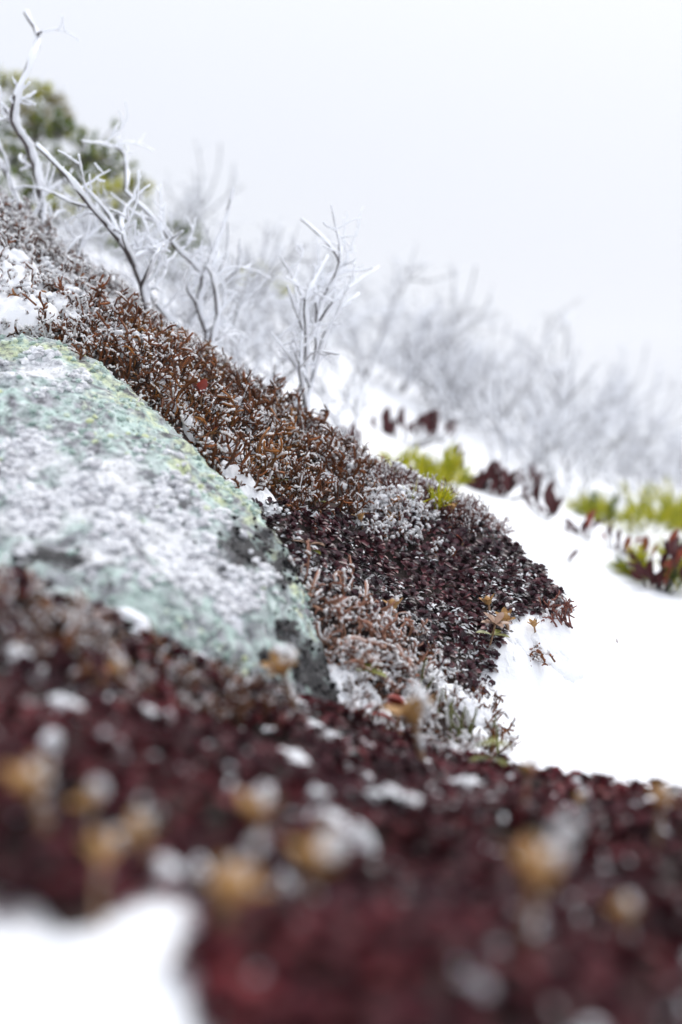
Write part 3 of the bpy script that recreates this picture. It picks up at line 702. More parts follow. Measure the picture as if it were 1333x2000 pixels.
sprig(hit(965, 1505), 'evergreen_sprig', 'bright yellow green leafed sprig on the near rim of the dip', 7, .010, 'sprig_green', 'sprig_green', 5, .014, upright=.0)
sprig(hit(715, 1345), 'evergreen_sprig', 'fresh green leaf sprig under the pink lichen', 5, .011, 'sprig_green', 'sprig_green', 6, .006, upright=.1)
sprig(hit(395, 810), 'red_leaf_sprig', 'dark red oval leaf edged with frost among brown lichen', 2, .011, 'blood_leaf', 'blood_leaf', 7, .010, upright=1.0, W=.62)
sprig(hit(335, 770), 'red_leaf_sprig', 'small dark red leaf lying on snow close above the boulder', 1, .010, 'blood_leaf', 'blood_leaf', 8, .006, upright=.3, W=.6)
sprig(hit(685, 1430), 'red_leaf_sprig', 'bright red leaves in the snow beside the boulder foot', 4, .013, 'blood_leaf', 'blood_leaf', 9, .005, upright=.3, W=.6)
sprig(hit(778, 1440), 'red_leaf_sprig', 'deep red leaves in the middle of the dip', 4, .013, 'blood_leaf', 'blood_leaf', 10, .009, upright=.8, W=.6)
sprig(hit(905, 1075), 'orange_leaf', 'single dry orange leaf caught on the purple cushion', 1, .008, 'orange_red_leaf', 'orange_red_leaf', 12, .004, upright=1.0, W=.6, cat='leaf')
sprig(hit(415, 870), 'orange_leaf', 'small orange leaf sprig in brown lichen close to the boulder', 2, .008, 'orange_red_leaf', 'orange_red_leaf', 13, .006, upright=1.0, W=.4, cat='leaf')

def seed_head(loc, label, stalk, size, seed, frost=1.0, tilt=(0, 0, 1), group=None):
    rng = np.random.default_rng(seed)
    root = link('seed_head'); root.matrix_world = basis(tilt, rng.uniform(0, 6), 1, loc); root.empty_display_size = .01; tag(root, label, 'seed head', group)
    mb = MB(); pts = smooth_path([(0, 0, -.005), (size*.12, 0, stalk*.45), (0, 0, stalk)], 4)
    tube(mb, pts, np.linspace(size*.14, size*.11, len(pts)), 6, .15, rng); link('stalk', mb.mesh('stalk', M['stalk']), root)
    mb = MB(); tube(mb, [(0, 0, stalk-size*.05), (0, 0, stalk+size*.12), (0, 0, stalk+size*.38), (0, 0, stalk+size*.62)], np.array([.12, .30, .36, .28])*size, 10, .05, rng)
    cap = link('capsule', mb.mesh('capsule', M['capsule']), root)
    for j in range(5):
        V, F = leaf_blade(size*.95*rng.uniform(.85, 1.1), size*.52, rng.uniform(-.5, .5), .5, (0, .3, .6, .85, 1), (.7, 1, .95, .6, .1))
        o = link('valve', mesh_from(V, F, 'valve', M['capsule']), cap)
        o.matrix_basis = Matrix.Translation((0, 0, stalk+size*.05)) @ Matrix.Rotation(j*1.2566+rng.uniform(-.1, .1), 4, 'Z') @ Matrix.Translation((size*.18, 0, 0)) @ Matrix.Rotation(-.95-rng.uniform(-.25, .25), 4, 'Y')
    if frost > 0:
        mb = MB()
        inv = root.matrix_world.to_3x3().inverted()
        side = np.array(inv @ Vector((.75, .1, .35)))
        for j in range(int(9*frost)+2):
            c = np.array([0, 0, stalk+size*rng.uniform(.3, 1.0)])+side*size*rng.uniform(.28, .48)+rng.normal(0, size*.14, 3)
            blob(mb, c, size*rng.uniform(.09, .17), rng, ICO2, .12)
        for j in range(int(5*frost)):
            tt = rng.uniform(.35, 1); c = np.array([0, 0, stalk*tt])+side*size*.12; blob(mb, c, size*rng.uniform(.07, .12), rng, ICO1, .2)
        link('frost_cap', mb.mesh('frost_cap', M['frost']), root)
    return root
FG = 'frosted seed heads on the near hummock'; FGL = 'dry tan seed head with a frosted side standing on the near burgundy hummock'
for i, (x, y, st, sz, fr, lb, gr) in enumerate([
    (770,1225,.009,.0090,.2,'open golden seed head on the lower face of the purple cushion',None), (962,1205,.009,.0080,.1,'closed brown seed head on the right half of the purple cushion',None),
    (990,1240,.010,.0100,.2,'wide open tan seed head by the snow edge of the purple cushion',None), (712,1045,.011,.0080,.5,'slender tan seed head beside the lichen patch on the cushion',None), (877,1025,.012,.0055,.0,'tiny dark seed head standing up on the crest against snow',None),
    (762,1030,.004,.0060,.9,'short ice covered seed head in the lichen patch on the cushion',None), (1045,1250,.010,.0060,.3,'thin leaning seed head above the small twig tuft in snow',None),
    (583,1410,.024,.0125,1.3,'orange seed head on a tall frosted stalk before the dark boulder foot',None), (828,1505,.024,.0140,1.9,'orange centred seed head wrapped in frost standing before the dip',None),
    (1285,1660,.014,.0105,.8,FGL,FG), (1030,1850,.013,.0145,1.5,FGL,FG), (1235,1800,.006,.0080,.8,FGL,FG), (605,1760,.009,.0125,.8,FGL,FG), (500,1625,.007,.0115,1.1,FGL,FG),
    (430,1850,.004,.0130,.3,FGL,FG), (290,1680,.005,.0110,.6,FGL,FG), (115,1640,.010,.0125,.5,FGL,FG), (170,1600,.006,.0095,1.6,FGL,FG), (240,1350,.006,.0085,.8,FGL,FG), (1020,1600,.008,.0065,1.4,FGL,FG), (200,1790,.006,.009,.2,FGL,FG), (1140,1590,.006,.007,.8,FGL,FG)]):
    p = hit(x, y+(30 if gr else 0)); st = st*1.4+.003 if gr else st; sz = sz*.74 if gr else sz
    seed_head(p, lb, st, sz, 700+i, fr, (random.uniform(-.35, .35), random.uniform(-.4, .1), 1), gr)

# ------------------------------------------------------------------ snow patches lying on heath
def snow_patch(loc, rx, ry, hgt, seed, label, mat='snow_grain', group=None, normal=None, cat='snow'):
    rng = np.random.default_rng(seed); nr, na = 12, 36
    ang = np.arange(na)*2*math.pi/na; rr = np.linspace(0, 1, nr+1)[1:]
    R, A = np.meshgrid(rr, ang, indexing='ij')
    rad = 1+.6*fbm(np.stack([np.cos(A)*1.2, np.sin(A)*1.2, A*0+seed], -1), 3, seed)
    x = R*np.cos(A)*rx*rad; y = R*np.sin(A)*ry*rad
    if normal is None: z0 = T(loc[0]+x, loc[1]+y)+relief(loc[0]+x, loc[1]+y)-loc[2]
    else: z0 = np.zeros_like(x)
    p3 = np.stack([loc[0]+x, loc[1]+y, x*0+seed], -1)
    z = z0 + hgt*(np.sqrt(np.clip(1-R**2.4, 0, 1))*(1+.7*fbm(p3/.007, 4, seed, .6))) - .004*(R > .99) + .0012*vnoise(p3/.0022, seed+1)*(R < .99) - .0008
    V = np.concatenate([np.stack([x, y, z], -1).reshape(-1, 3), [[0, 0, hgt]]])
    F = [(i*na+j, i*na+(j+1) % na, (i+1)*na+(j+1) % na, (i+1)*na+j) for i in range(nr-1) for j in range(na)]
    F = [f[::-1] for f in F] + [(nr*na, j, (j+1) % na) for j in range(na)]
    o = link('snow_patch', mesh_from(V, F, 'snow_patch', M[mat]))
    if normal is None: o.location = loc
    else: o.matrix_world = basis(normal, seed, 1, loc)
    tag(o, label, cat, group); return o
SB, SBG = 'patch of granular snow lodged in the brown lichen above the boulder', 'snow patches on the lichen bank'
SH, SHG = 'lump of snow resting on the near burgundy hummock', 'snow lumps on the near hummock'
SD, SDG = 'patch of snow in the dip between bank and near hummock', 'snow patches in the dip'
SM, SMG = 'clump of snow banked against the toe of the purple cushion', 'snow clumps at the cushion toe'
SC, SCG = 'small snow patch on the upper part of the purple cushion', 'small snow patches on the cushion'
k = 0
for (x, y, wpx, hpx, hg, lb, gr) in [
    (470,960,45,30,.006,SB,SBG),(505,975,35,22,.004,SB,SBG),(345,790,32,22,.004,SB,SBG),(330,755,40,20,.004,SB,SBG),(60,628,75,30,.008,SB,SBG),(20,560,60,35,.008,SB,SBG),(150,640,30,15,.005,SB,SBG),(560,900,18,12,.003,SB,SBG),(440,850,18,14,.003,SB,SBG),(375,840,20,16,.003,SB,SBG),(-60,600,70,30,.008,SB,SBG),(600,960,18,12,.003,SB,SBG),(250,690,26,14,.004,SB,SBG),(300,735,24,14,.004,SB,SBG),(420,800,22,14,.004,SB,SBG),(500,850,24,12,.004,SB,SBG),(520,905,28,16,.004,SB,SBG),(640,935,26,12,.004,SB,SBG),(460,890,24,18,.004,SB,SBG),(180,640,28,14,.004,SB,SBG),(110,600,40,18,.006,SB,SBG),(20,520,50,20,.006,SB,SBG),
    (615,1010,24,14,.004,SC,SCG),(640,1090,28,10,.002,SC,SCG),(735,1000,45,12,.003,SC,SCG),(590,1110,22,10,.002,SC,SCG),(900,1195,20,8,.002,SC,SCG),(690,960,30,12,.003,SC,SCG),
    (690,1345,55,22,.006,SD,SDG),(720,1400,70,24,.006,SD,SDG),(790,1390,40,18,.005,SD,SDG),(650,1450,45,14,.004,SD,SDG),(900,1375,55,20,.006,SD,SDG),(930,1480,70,14,.005,SD,SDG),(840,1500,80,14,.004,SD,SDG),(740,1470,50,14,.004,SD,SDG),(990,1470,50,18,.006,SD,SDG),(940,1400,35,25,.006,SD,SDG),(850,1320,25,12,.004,SD,SDG),
    (1010,1275,45,22,.007,SM,SMG),(1060,1270,40,18,.006,SM,SMG),(1010,1330,35,30,.008,SM,SMG),(1005,1235,28,12,.004,SM,SMG),(1090,1290,40,20,.006,SM,SMG),
    (50,1300,50,24,.006,SH,SHG),(570,1500,38,24,.006,SH,SHG),(670,1640,62,20,.006,SH,SHG),(770,1605,80,18,.006,SH,SHG),(620,1600,35,20,.005,SH,SHG),(120,1400,40,14,.004,SH,SHG),(300,1430,45,14,.004,SH,SHG),(470,1460,36,12,.004,SH,SHG),(690,1505,40,12,.004,SH,SHG),(900,1560,45,12,.004,SH,SHG),(220,1500,36,12,.004,SH,SHG),(555,1700,24,12,.004,SH,SHG),(1080,1560,30,10,.004,SH,SHG),(545,1385,50,34,.009,SH,SHG),(365,1395,28,16,.004,SH,SHG),(100,1490,18,14,.005,SH,SHG),(930,1960,40,14,.003,SH,SHG),(520,1975,26,14,.003,SH,SHG),(1180,1620,50,14,.002,SH,SHG),(345,1440,30,12,.004,SH,SHG),(325,1715,35,20,.006,SH,SHG),(390,1730,30,20,.005,SH,SHG),(1270,1600,40,16,.004,SH,SHG)]:
    p = hit(x, y); d = project(p)[2]; k += 1
    snow_patch(p, wpx/FPX*d*1.05, max(wpx*.55, hpx*1.6)/FPX*d, hg*(.55 if lb == SH else 1)+(.0035 if lb == SH else 0)+(.0045 if lb == SB else 0), 800+k, lb, group=gr)
# frost lumps clinging to the front of the boulder
for (x, y, r, st) in [(258,1215,.011,2.2),(375,1325,.013,1.6),(350,1340,.008,1.2),(40,1190,.007,1.0),(470,1210,.009,.8)]:
    p, nn = on_rock(x, y); k += 1
    snow_patch(p-nn*.002, r*.8, r*.8*st if st > 1 else r*.6, .0035, 800+k, 'lump of frost clinging to the front of the boulder', mat='rime', group='frost lumps on the boulder', normal=nn, cat='frost')

# ------------------------------------------------------------------ rimed shrubs
WIND = np.array([.86, .0, .42])
def rimed(stem_mb, rime_mb, pts, r0, r1, rng, rime=1.6, sides=6, k=3, spk=3):
    q = smooth_path(pts, k)
    q = q + rng.normal(0, r0*.12, q.shape)
    rad = np.linspace(r0, r1, len(q))
    tube(stem_mb, q, rad, sides)
    rr = rad*rime*.46+.0006; rr = rr*rng.uniform(.75, 1.25, len(rr)); rr[0] *= .5
    base_q = q+WIND*(rad[:, None]*.95+rr[:, None]*.25)
    tube(rime_mb, base_q, rr, sides, .38, rng)
    for j in range(len(q)):                 # feathery crystals growing into the wind
        for _ in range(spk):
            t_ = rng.random(); c = base_q[j]*(1-t_)+base_q[min(j+1, len(q)-1)]*t_
            dv = WIND+rng.normal(0, .55, 3); dv /= np.linalg.norm(dv); L_ = rr[j]*rng.uniform(1.1, 2.4)
            sx = np.cross(dv, [.3, .5, .8]); sx /= np.linalg.norm(sx); sy = np.cross(dv, sx); w_ = rr[j]*.42
            rime_mb.add([c+sx*w_, c-sx*.5*w_+sy*.87*w_, c-sx*.5*w_-sy*.87*w_, c+dv*L_], [(0, 1, 3), (1, 2, 3), (2, 0, 3)])
def traced(loc, name, label, stems, seed, d, rime=1.6, r=.0033):
    """stems: photo polylines at about distance d, each a limb of the same shrub"""
    rng = np.random.default_rng(seed)
    root = link(name); root.location = loc; root.empty_display_size = .02; tag(root, label, 'shrub')
    for si, (pl, rs) in enumerate(stems):
        sm, rm = MB(), MB(); dd = d; pts = []
        for j, q in enumerate(pl):
            dj = q[2] if len(q) > 2 else d+.03*math.sin(si*2.1+j*.9)*(j > 0)
            pts.append(P(q[0], q[1], dj)-np.asarray(loc))
        pts = np.array(pts)
        rimed(sm, rm, pts, r*rs, r*rs*.38, rng, rime)
        sp = smooth_path(pts, 3)
        for j in range(2, len(sp)-1):           # buds and short side spurs
            if j < len(sp)*.72 and rng.random() < .5:
                dv = rng.normal(0, 1, 3)*np.array([1, .6, .5])+np.array([.3, 0, .8]); dv /= np.linalg.norm(dv)
                L = rng.uniform(.010, .04)
                tw = curly(rng, sp[j], dv, L*1.5, 5, .22, .06)
                rimed(sm, rm, tw, r*rs*.36, r*rs*.14, rng, rime*1.1, 5, 2, 2)
                for _ in range(2):
                    kk = rng.integers(1, 5); d2 = tw[kk+1 if kk < 5 else kk]-tw[kk-1]; d2 = d2/np.linalg.norm(d2)+rng.normal(0, .6, 3)
                    rimed(sm, rm, curly(rng, tw[kk], d2, L*rng.uniform(.4, .9), 4, .22, .05), r*rs*.24, r*rs*.10, rng, rime*1.1, 5, 2, 2)
        st = link('stem', sm.mesh('stem', M['wood']), root); link('rime', rm.mesh('rime', M['rime']), st)
    return root
pA = hit(84, 470); dA = project(pA)[2]
traced(pA, 'rimed_shrub', 'dark crooked branch rimed on one side, tallest on the bank by the small pine', [
    ([(82,478),(80,420),(74,350),(52,285),(24,235),(32,185),(58,115),(72,68),(48,25)], 1.15), ([(24,235),(8,212),(-15,190)], .7), ([(72,68),(82,62)], .6),
    ([(80,470),(45,418),(15,350),(-10,300)], .95), ([(75,462),(40,430),(-10,385)], .8)], 21, dA, 2.3, .0027)
pC = hit(285, 640); dC = project(pC)[2]
traced(pC, 'rimed_shrub', 'long slanting rimed branch leaning towards the small pine on the bank', [
    ([(292,648),(280,580),(262,520),(232,470),(178,405),(128,345),(72,285)], 1.25), ([(232,470),(160,385),(140,350)], .8), ([(262,520),(243,470),(235,425)], .9), ([(255,505),(300,485),(330,470),(355,452)], .75), ([(232,470),(212,420),(170,370)], .8), ([(275,560),(300,505),(318,478)], .7), ([(180,600),(150,520),(158,462),(120,500)], .8)], 22, dC, 2.4, .0021)
pD = hit(400, 692); dD = project(pD)[2]
traced(pD, 'rimed_shrub', 'forked rimed shrub with dark lower stems rooted on the bank crest', [
    ([(398,695),(402,650),(385,595),(395,540),(352,492),(300,430),(245,372)], 1.15), ([(410,668),(424,615),(415,545),(402,520)], 1.0), ([(400,690),(425,662),(470,650)], .8), ([(245,372),(246,325),(238,295),(205,282),(160,275)], .75), ([(385,595),(365,560),(372,520)], .7), ([(350,640),(300,590),(285,540)], .8), ([(395,540),(425,470),(445,410),(455,370)], .7), ([(300,430),(268,420),(215,378)], .6)], 23, dD, 2.3, .0021)
pE = hit(592, 822); dE = project(pE)[2]
traced(pE, 'rimed_shrub', 'upright rimed shrub with paired stems rising from snow behind the crest', [
    ([(594,825),(605,755),(617,680),(620,610),(645,555),(662,512),(635,470),(588,428)], 1.0), ([(566,815),(592,740),(598,660),(596,590),(615,545),(640,500)], 1.0), ([(617,640),(650,590),(690,555),(738,522)], .75), ([(645,555),(680,500),(692,482)], .65), ([(598,660),(575,600),(560,560)], .7), ([(605,755),(580,700),(568,660)], .6), ([(662,512),(668,480)], .5), ([(580,820),(610,740),(630,660),(668,600),(700,575)], .8), ([(600,815),(585,720),(590,640),(575,560),(582,520)], .7), ([(620,610),(612,540),(630,510)], .6), ([(596,590),(570,540),(545,500)], .55), ([(592,740),(560,690),(530,650)], .6)], 24, dE, 2.3, .0017)
pF = hit(985, 905); dF = project(pF)[2]
traced(pF, 'rimed_shrub', 'single bare rimed twig bending over the dark red leaves in the snow', [
    ([(982,930),(985,875),(972,825),(938,795),(918,768)], 1.0), ([(985,880),(1020,850),(1050,835)], .5), ([(972,825),(978,790)], .5)], 25, dF, 2.0, .0026)

def shrub_spec(seed, h, nst):
    rng = np.random.default_rng(seed); spec = []
    for s in range(nst):
        sm, rm = MB(), MB(); a = rng.uniform(0, 6.283)
        base = np.array([math.cos(a), math.sin(a), 0])*.05*h*2
        d0 = np.array([math.cos(a)*.55+rng.normal(0, .25), math.sin(a)*.4, 1.0]); d0 /= np.linalg.norm(d0)
        stack = [(base-np.array([0, 0, .03*h]), d0, h*rng.uniform(.75, 1.1), h*.0078, 0)]
        while stack:
            p, d, L, r, lv = stack.pop()
            pts = curly(rng, p, d, L, 6 if lv == 0 else 4, .16 if lv == 0 else .22, .02)
            rimed(sm, rm, pts, r*1.05, r*.42, rng, 1.75, 5, 2, 2)
            if lv < 2:
                for q in range((6, 3)[lv]):
                    kk = rng.integers(1, len(pts)-1); dv = pts[kk+1]-pts[kk]; dv /= np.linalg.norm(dv)
                    dv = dv + rng.normal(0, .65, 3); dv[2] += .25; dv /= np.linalg.norm(dv)
                    stack.append((pts[kk], dv, L*rng.uniform(.3, .55), r*.62, lv+1))
        spec.append(('stem', sm.mesh('stem', M['wood']), [('rime', rm.mesh('rime', M['rime']))]))
    return spec
SHR = [shrub_spec(900+i, .30, n) for i, n in enumerate((3, 4, 4, 5, 4))]
SHL, SHRG = 'rime whitened bare shrub in the thicket along the brow of the hill', 'rimed shrubs along the brow of the hill'
SNL, SNG = 'fine twigged rimed shrub growing close behind the crest of the lichen bank', 'fine rimed shrubs behind the bank crest'
rs = np.random.default_rng(77)
for (x, y, d, hp) in [(340,660,1.0,170),(455,720,1.0,190),(200,560,1.02,150),(690,800,1.15,170),(130,520,1.05,130),(520,760,1.05,150),(330,640,1.15,170),(230,600,1.2,150),(500,700,1.25,200),(540,720,1.3,180),(160,560,1.25,130),(440,690,1.2,150),(670,760,1.5,200),(440,640,1.35,260),(480,640,1.5,230),(530,640,1.7,210),(350,600,1.6,190),(560,650,1.9,170),(690,690,1.9,190),(640,690,2.2,170),(720,700,2.4,170),(760,720,2.0,190),(800,740,2.3,190),(830,745,2.7,180),(870,790,2.0,200),
        (900,790,2.5,200),(960,830,2.1,190),(1000,830,2.6,180),(1040,880,2.0,230),(1080,880,2.4,210),(1120,890,2.8,180),(1150,930,2.1,210),(1190,930,2.5,160),(1230,940,2.2,140),(1265,950,2.6,110),(1300,960,2.3,110),(1340,965,2.7,110),(1380,980,2.4,160),(300,560,1.9,170),(220,520,2.0,160),(590,700,1.6,140),(1110,940,1.8,120),(930,800,3.0,170),(1180,900,3.0,170),(1290,940,3.2,120),(740,640,3.0,90),(640,650,3.0,110),(-80,420,1.6,240),(1420,990,2.6,200),(700,740,1.6,110),(880,810,1.7,100),(1010,870,1.7,140),(1120,930,1.7,130),(1220,960,1.8,80),(1320,970,1.9,90),(600,690,1.8,200),(560,700,1.5,220),(480,690,1.3,180),(400,620,1.4,200),(260,540,1.6,170),(870,760,2.2,220),(1100,850,2.2,230)]:
    q = P(x, y, d); z = float(T(q[0], q[1])); s = hp/FPX*d/.27*rs.uniform(.7, 1.25)
    inst(SHR[rs.integers(len(SHR))], 'thicket_shrub', Matrix.Translation((q[0], q[1], z)) @ Matrix.Rotation(rs.uniform(-.5, .5), 4, 'Z') @ Matrix.Diagonal((s*1.15, s*1.15, s, 1)), *((SNL, 'shrub', SNG) if d < 1.36 else (SHL, 'shrub', SHRG)))

# ------------------------------------------------------------------ dwarf pine, yellow-green shoots, red-leaved plants
def needles(rng, n, L, w, spread, axis=(0, 0, 1), along=0.0):
    V = []; F = []
    ax = np.asarray(axis, float); ax /= np.linalg.norm(ax)
    for i in range(n):
        d = ax+rng.normal(0, spread, 3); d /= np.linalg.norm(d); s = np.cross(d, rng.normal(0, 1, 3)); s /= np.linalg.norm(s); l = L*rng.uniform(.7, 1.15)
        p0 = ax*along*rng.random(); b0_ = len(V); c = np.cross(d, s)*w*.35
        V += [p0-s*w*.4, p0+s*w*.4, p0+d*l*.55+s*w*.5+c, p0+d*l*.55-s*w*.5+c, p0+d*l]
        F += [(b0_, b0_+1, b0_+2, b0_+3), (b0_+3, b0_+2, b0_+4)]
    return np.array(V), F
def pine(loc, label, boughs, seed, top):
    rng = np.random.default_rng(seed)
    root = link('dwarf_pine'); root.location = loc; root.empty_display_size = .03; tag(root, label, 'pine')
    loc = np.asarray(loc); tp = np.asarray(top)-loc
    tr = smooth_path([np.array([0, 0, -.02]), tp*.35+rng.normal(0, .01, 3), tp*.7+rng.normal(0, .01, 3), tp], 4)
    mb = MB(); tube(mb, tr, np.linspace(.010, .004, len(tr)), 8, .1, rng); link('trunk', mb.mesh('trunk', M['wood']), root)
    for (x, y, d, r, mt, fr) in boughs:
        c = P(x, y, d)-loc; i = int(np.argmin(np.abs(tr[:, 2]-(c[2]-.03))))
        mb = MB(); tube(mb, smooth_path([tr[i], (tr[i]+c)*.5+np.array([0, 0, -.008]), c], 4), np.linspace(.003, .0015, 9), 6)
        mn = MB(); mr = MB()
        for j in range(34):
            o = c+rng.normal(0, 1, 3)*np.array([1, .9, .55])*r*.62
            ax = (o-c)/r*.5+np.array([.1, 0, .8])
            V, F = needles(rng, 24, .017, .0016, .45, ax, .006); mn.add(V+o, F)
            tube(mb, [c, (c+o)*.5, o], .001, 4)
            if rng.random() < fr*.7:
                for q in range(4):
                    blob(mr, o+rng.normal(0, .007, 3)+np.array([.003, 0, .013]), (rng.uniform(.0015, .004), rng.uniform(.0015, .004), rng.uniform(.0015, .004)), rng, ICO1, .3)
        blob(mr, c, .003, rng)
        lb = link('limb', mb.mesh('limb', M['wood']), root); link('needles', mn.mesh('needles', M[mt]), lb); tag(link('rime', mr.mesh('rime', M['rime']), lb), kind='stuff')
    return root
bp = P(80, 560, 1.75); bp[2] = float(T(bp[0], bp[1]))
G_, Yw, Pl = 'needle_green', 'needle_yellow', 'needle_pale'
pine(bp, 'small frosted green and yellow dwarf pine behind the left end of the bank', [(x, y, d, r*.00115, m_, min(1, f*1.5)) for x, y, d, r, m_, f in [
    (95,265,1.68,38,G_,.10),(165,310,1.66,40,G_,.10),(25,320,1.66,36,G_,.12),(120,345,1.62,40,G_,.08),(190,345,1.7,35,G_,.12),(60,390,1.62,36,G_,.25),(150,390,1.66,36,G_,.3),(250,425,1.72,26,G_,.25),(215,500,1.6,34,G_,.25),(30,250,1.74,34,G_,.4),
    (12,168,1.75,16,Yw,.6),(68,192,1.75,17,Yw,.7),(192,378,1.6,18,Yw,.3),(118,408,1.58,24,Yw,.5),(262,372,1.76,14,Yw,.7),(-40,300,1.7,40,G_,.25),(-60,210,1.75,36,G_,.4),(100,215,1.78,26,Pl,.9),(60,235,1.7,20,Pl,.7),
    (230,395,1.8,24,Pl,.8),(300,480,1.78,24,Pl,.8),(110,450,1.72,36,G_,.4),(175,440,1.74,30,G_,.4),(265,460,1.7,26,G_,.25),(320,520,1.7,26,G_,.3),(-20,400,1.7,40,G_,.3)]], 5, P(55, 200, 1.76))
for (x, y, d, lb) in [(340,545,1.75,'low frosted pine shoot beneath the forked rimed shrub'), (505,545,1.9,'small yellowish pine shoot deep in the rimed thicket'), (345,460,1.85,'green pine shoot between the pine and the rimed thicket')]:
    c = P(x, y, d); z = float(T(c[0], c[1])); g = np.array([c[0], c[1]+.02, z])
    pine(g, lb, [(x, y, d, .022, G_ if x != 505 else Yw, .6), (x+25, y+25, d+.02, .018, Yw if x != 345 else G_, .6)], int(x), P(x, y-5, d+.03))

def shoots(loc, name, label, n, L, mats, seed, spread=.03, lean=1.0, snow=.1, flat=.5):
    rng = np.random.default_rng(seed)
    root = link(name); root.location = loc; root.empty_display_size = .02; tag(root, label, 'evergreen')
    for i in range(n):
        a = 6.283*i/n+rng.uniform(-.3, .3); rr = spread*math.sqrt(rng.random())
        p0 = np.array([math.cos(a)*rr, math.sin(a)*rr*flat, -.006]); ax = np.array([math.cos(a)*lean*rr/spread, math.sin(a)*lean*rr/spread, 1.0])+rng.normal(0, .25, 3); ax /= np.linalg.norm(ax)
        mb = MB(); tip = p0+ax*L*rng.uniform(.6, 1.1)*(1.25-.75*rr/spread); path = smooth_path([p0, (p0+tip)*.5+rng.normal(0, .002, 3), tip], 4)
        tube(mb, path, .0012, 5); st = link('shoot', mb.mesh('shoot', M['olive_twig']), root)
        mn = MB()
        for j in range(2, len(path)):
            V, F = needles(rng, 11, .024, .0012, .42, ax, .006); mn.add(V+path[j], F)
        link('needles', mn.mesh('needles', M[mats[i % len(mats)]]), st)
    return root
Y1 = ('needle_yellow',)
shoots(hit(845, 950), 'evergreen_clump', 'bright yellow green needled clump in snow below the upright red leaves', 16, .040, Y1, 31, .036)
shoots(hit(790, 915), 'evergreen_clump', 'small yellow green needle sprig poking through snow beside the bright clump', 4, .014, Y1, 32, .018)
shoots(hit(1235, 1030), 'evergreen_clump', 'wide yellow green needled clump at the far edge of the snow', 34, .074, Y1, 33, .085)
shoots(hit(1160, 1015), 'evergreen_clump', 'low yellow green needled shoots adjoining the wide clump', 12, .036, ('needle_yellow', 'needle_yellow', 'needle_green'), 34, .035)
shoots(hit(1310, 1030), 'evergreen_clump', 'yellow green needled clump behind the orange tipped leaves', 24, .070, Y1, 35, .055)
shoots(hit(1295, 1135), 'evergreen_clump', 'fresh green needled clump growing through the reddish leaves in the snow', 14, .050, ('needle_yellow', 'needle_green', 'needle_yellow'), 36, .030)
shoots(hit(840, 1000), 'evergreen_clump', 'tiny yellow shoot at the snow rim behind the cushion crest', 2, .012, Y1, 37, .008)

def leaf_plant(loc, name, label, leaves, seed, mat='red_leaf', tipmat=None):
    """leaves: (dx, dz, length, lean) in metres"""
    rng = np.random.default_rng(seed)
    root = link(name); root.location = loc; root.empty_display_size = .02; tag(root, label, 'leaf plant')
    mb = MB()
    for (dx, dz, L, lean) in leaves:
        dy = rng.uniform(-.012, .012)
        tube(mb, smooth_path([(dx*.4, dy*.3, -.008), (dx*.8, dy*.7, dz*.5-.002), (dx, dy, dz+.002)], 3), .0009, 5)
        V, F = leaf_blade(L, L*.42, rng.uniform(-.8, .8), 1.3, (0, .12, .35, .6, .82, 1), (.15, .5, .9, 1, .7, .08))
        o = link('leaf', mesh_from(V, F, 'leaf', M[tipmat if tipmat and rng.random() < .3 else mat]), root)
        o.matrix_basis = Matrix.Translation((dx, dy, dz)) @ Matrix.Rotation(rng.uniform(-.5, .5), 4, 'Z') @ Matrix.Rotation(-(math.pi/2-lean), 4, 'Y') @ Matrix.Rotation(rng.uniform(-.9, .9), 4, 'X')
    link('stem', mb.mesh('stem', M['wood']), root); return root
def lp(cx, cy, label, pix, seed, mat='red_leaf', tipmat=None, name='red_leaved_plant'):
    p = hit(cx, cy); d = project(p)[2]; s = d/FPX
    pix = pix + [(x+(7 if i % 2 else -8), y+4, L*.7, ln+(.35 if i % 2 else -.4)) for i, (x, y, L, ln) in enumerate(pix)] if len(pix) > 1 else pix
    leaf_plant(p, name, label, [((x-cx)*s, (cy-y)*s, L*s*1.2, ln) for x, y, L, ln in pix], seed, mat, tipmat)
lp(700, 868, 'two dark red leaves leaning apart in the snow near the rimed upright shrub', [(705,865,45,-.55),(698,858,30,-.2)], 1)
lp(785, 865, 'group of upright dark red folded leaves in the snow above the bright green clump', [(735,838,24,-.2),(762,850,48,.05),(775,845,35,-.5),(790,842,40,.1),(823,848,34,.3),(835,845,38,.25),(852,850,44,.35),(868,848,30,.6),(750,858,24,-.7)], 2)
lp(975, 965, 'cluster of dark red leaves around the foot of the bare rimed twig', [(915,970,55,.75),(930,965,45,.6),(955,940,36,.2),(968,950,42,-.1),(978,972,38,.1),(990,965,40,.3),(1000,960,34,.4),(960,968,34,.5),(905,925,26,.3),(985,935,30,-.2),(945,955,28,.9),(1020,975,25,.8)], 3)
lp(1062, 1000, 'two upright dark brown red leaves at the snow edge near the wide green clump', [(1055,992,44,.15),(1082,1003,56,-.1),(1092,1005,30,.5),(1070,1003,24,-.6)], 4)
lp(1140, 1045, 'orange tipped red leaf pair curling on the snow by the low green shoots', [(1132,1036,28,-.6),(1150,1032,34,.3),(1142,1046,26,.1)], 5, 'red_leaf', 'orange_red_leaf')
lp(1205, 1072, 'row of small orange red leaves in the snow before the wide green clump', [(1195,1052,24,-.1),(1212,1065,26,.2),(1218,1075,26,.4),(1245,1066,22,.8)], 6, 'red_leaf', 'orange_red_leaf')
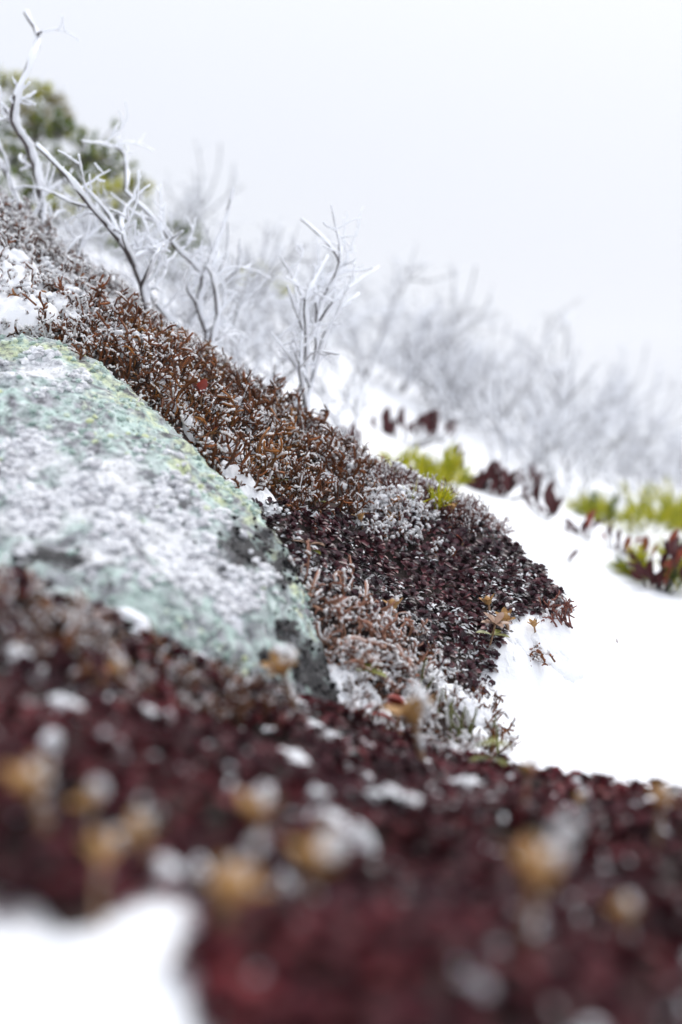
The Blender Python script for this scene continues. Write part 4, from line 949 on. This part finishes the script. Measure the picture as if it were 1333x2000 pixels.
lp(1125, 1100, 'lone dark leaf lying on the open snow', [(1112,1096,26,1.2)], 7, name='fallen_leaf')
lp(1285, 1150, 'drooping brown red leaves around the fresh green needled clump', [(1265,1125,44,-.5),(1280,1140,46,-.2),(1298,1140,54,.3),(1318,1130,50,.1),(1255,1098,28,-.8),(1310,1090,40,.2),(1325,1080,44,-.2),(1290,1112,36,.5),(1330,1110,44,.4),(1272,1150,30,.6)], 8, 'red_leaf', 'orange_red_leaf')
lp(1325, 1040, 'dark red leaves with orange tips beside the rear green clump', [(1300,1035,30,-.3),(1318,1030,36,.1),(1335,1035,40,.3),(1290,1052,26,-.6)], 9, 'red_leaf', 'orange_red_leaf')

lp(888, 915, 'three small red brown leaves on thin stems beside the bright green clump', [(880,905,26,-.4),(892,898,30,.2),(900,908,24,.6)], 10)
lp(1035, 955, 'sparse red brown leaves between the bare twig and the upright leaf pair', [(1025,945,26,-.3),(1040,940,30,.25),(1050,950,24,.7)], 11)
lp(1255, 1090, 'low red brown leaves in snow between the two green clumps', [(1240,1085,26,-.5),(1258,1080,30,.1),(1268,1088,26,.5)], 12, 'red_leaf', 'orange_red_leaf')
# ------------------------------------------------------------------ fog
V = np.array([(x, y, z) for x in (-42, 42) for y in (-34, 42) for z in (LOWEST-1, 3.6)], float)
F = [(0, 1, 3, 2), (4, 6, 7, 5), (0, 4, 5, 1), (2, 3, 7, 6), (0, 2, 6, 4), (1, 5, 7, 3)]
m = bpy.data.materials.new('fog'); m.use_nodes = True; m.node_tree.nodes.clear()
o_ = m.node_tree.nodes.new('ShaderNodeOutputMaterial'); v_ = m.node_tree.nodes.new('ShaderNodeVolumePrincipled')
v_.inputs['Color'].default_value = (.96, .975, 1, 1); v_.inputs['Density'].default_value = .007; v_.inputs['Anisotropy'].default_value = .2
m.node_tree.links.new(v_.outputs[0], o_.inputs['Volume'])
tag(link('haze', mesh_from(V, F, 'haze', m, False)), 'pale winter fog filling the air', kind='stuff')
print('objects', len(bpy.data.objects))
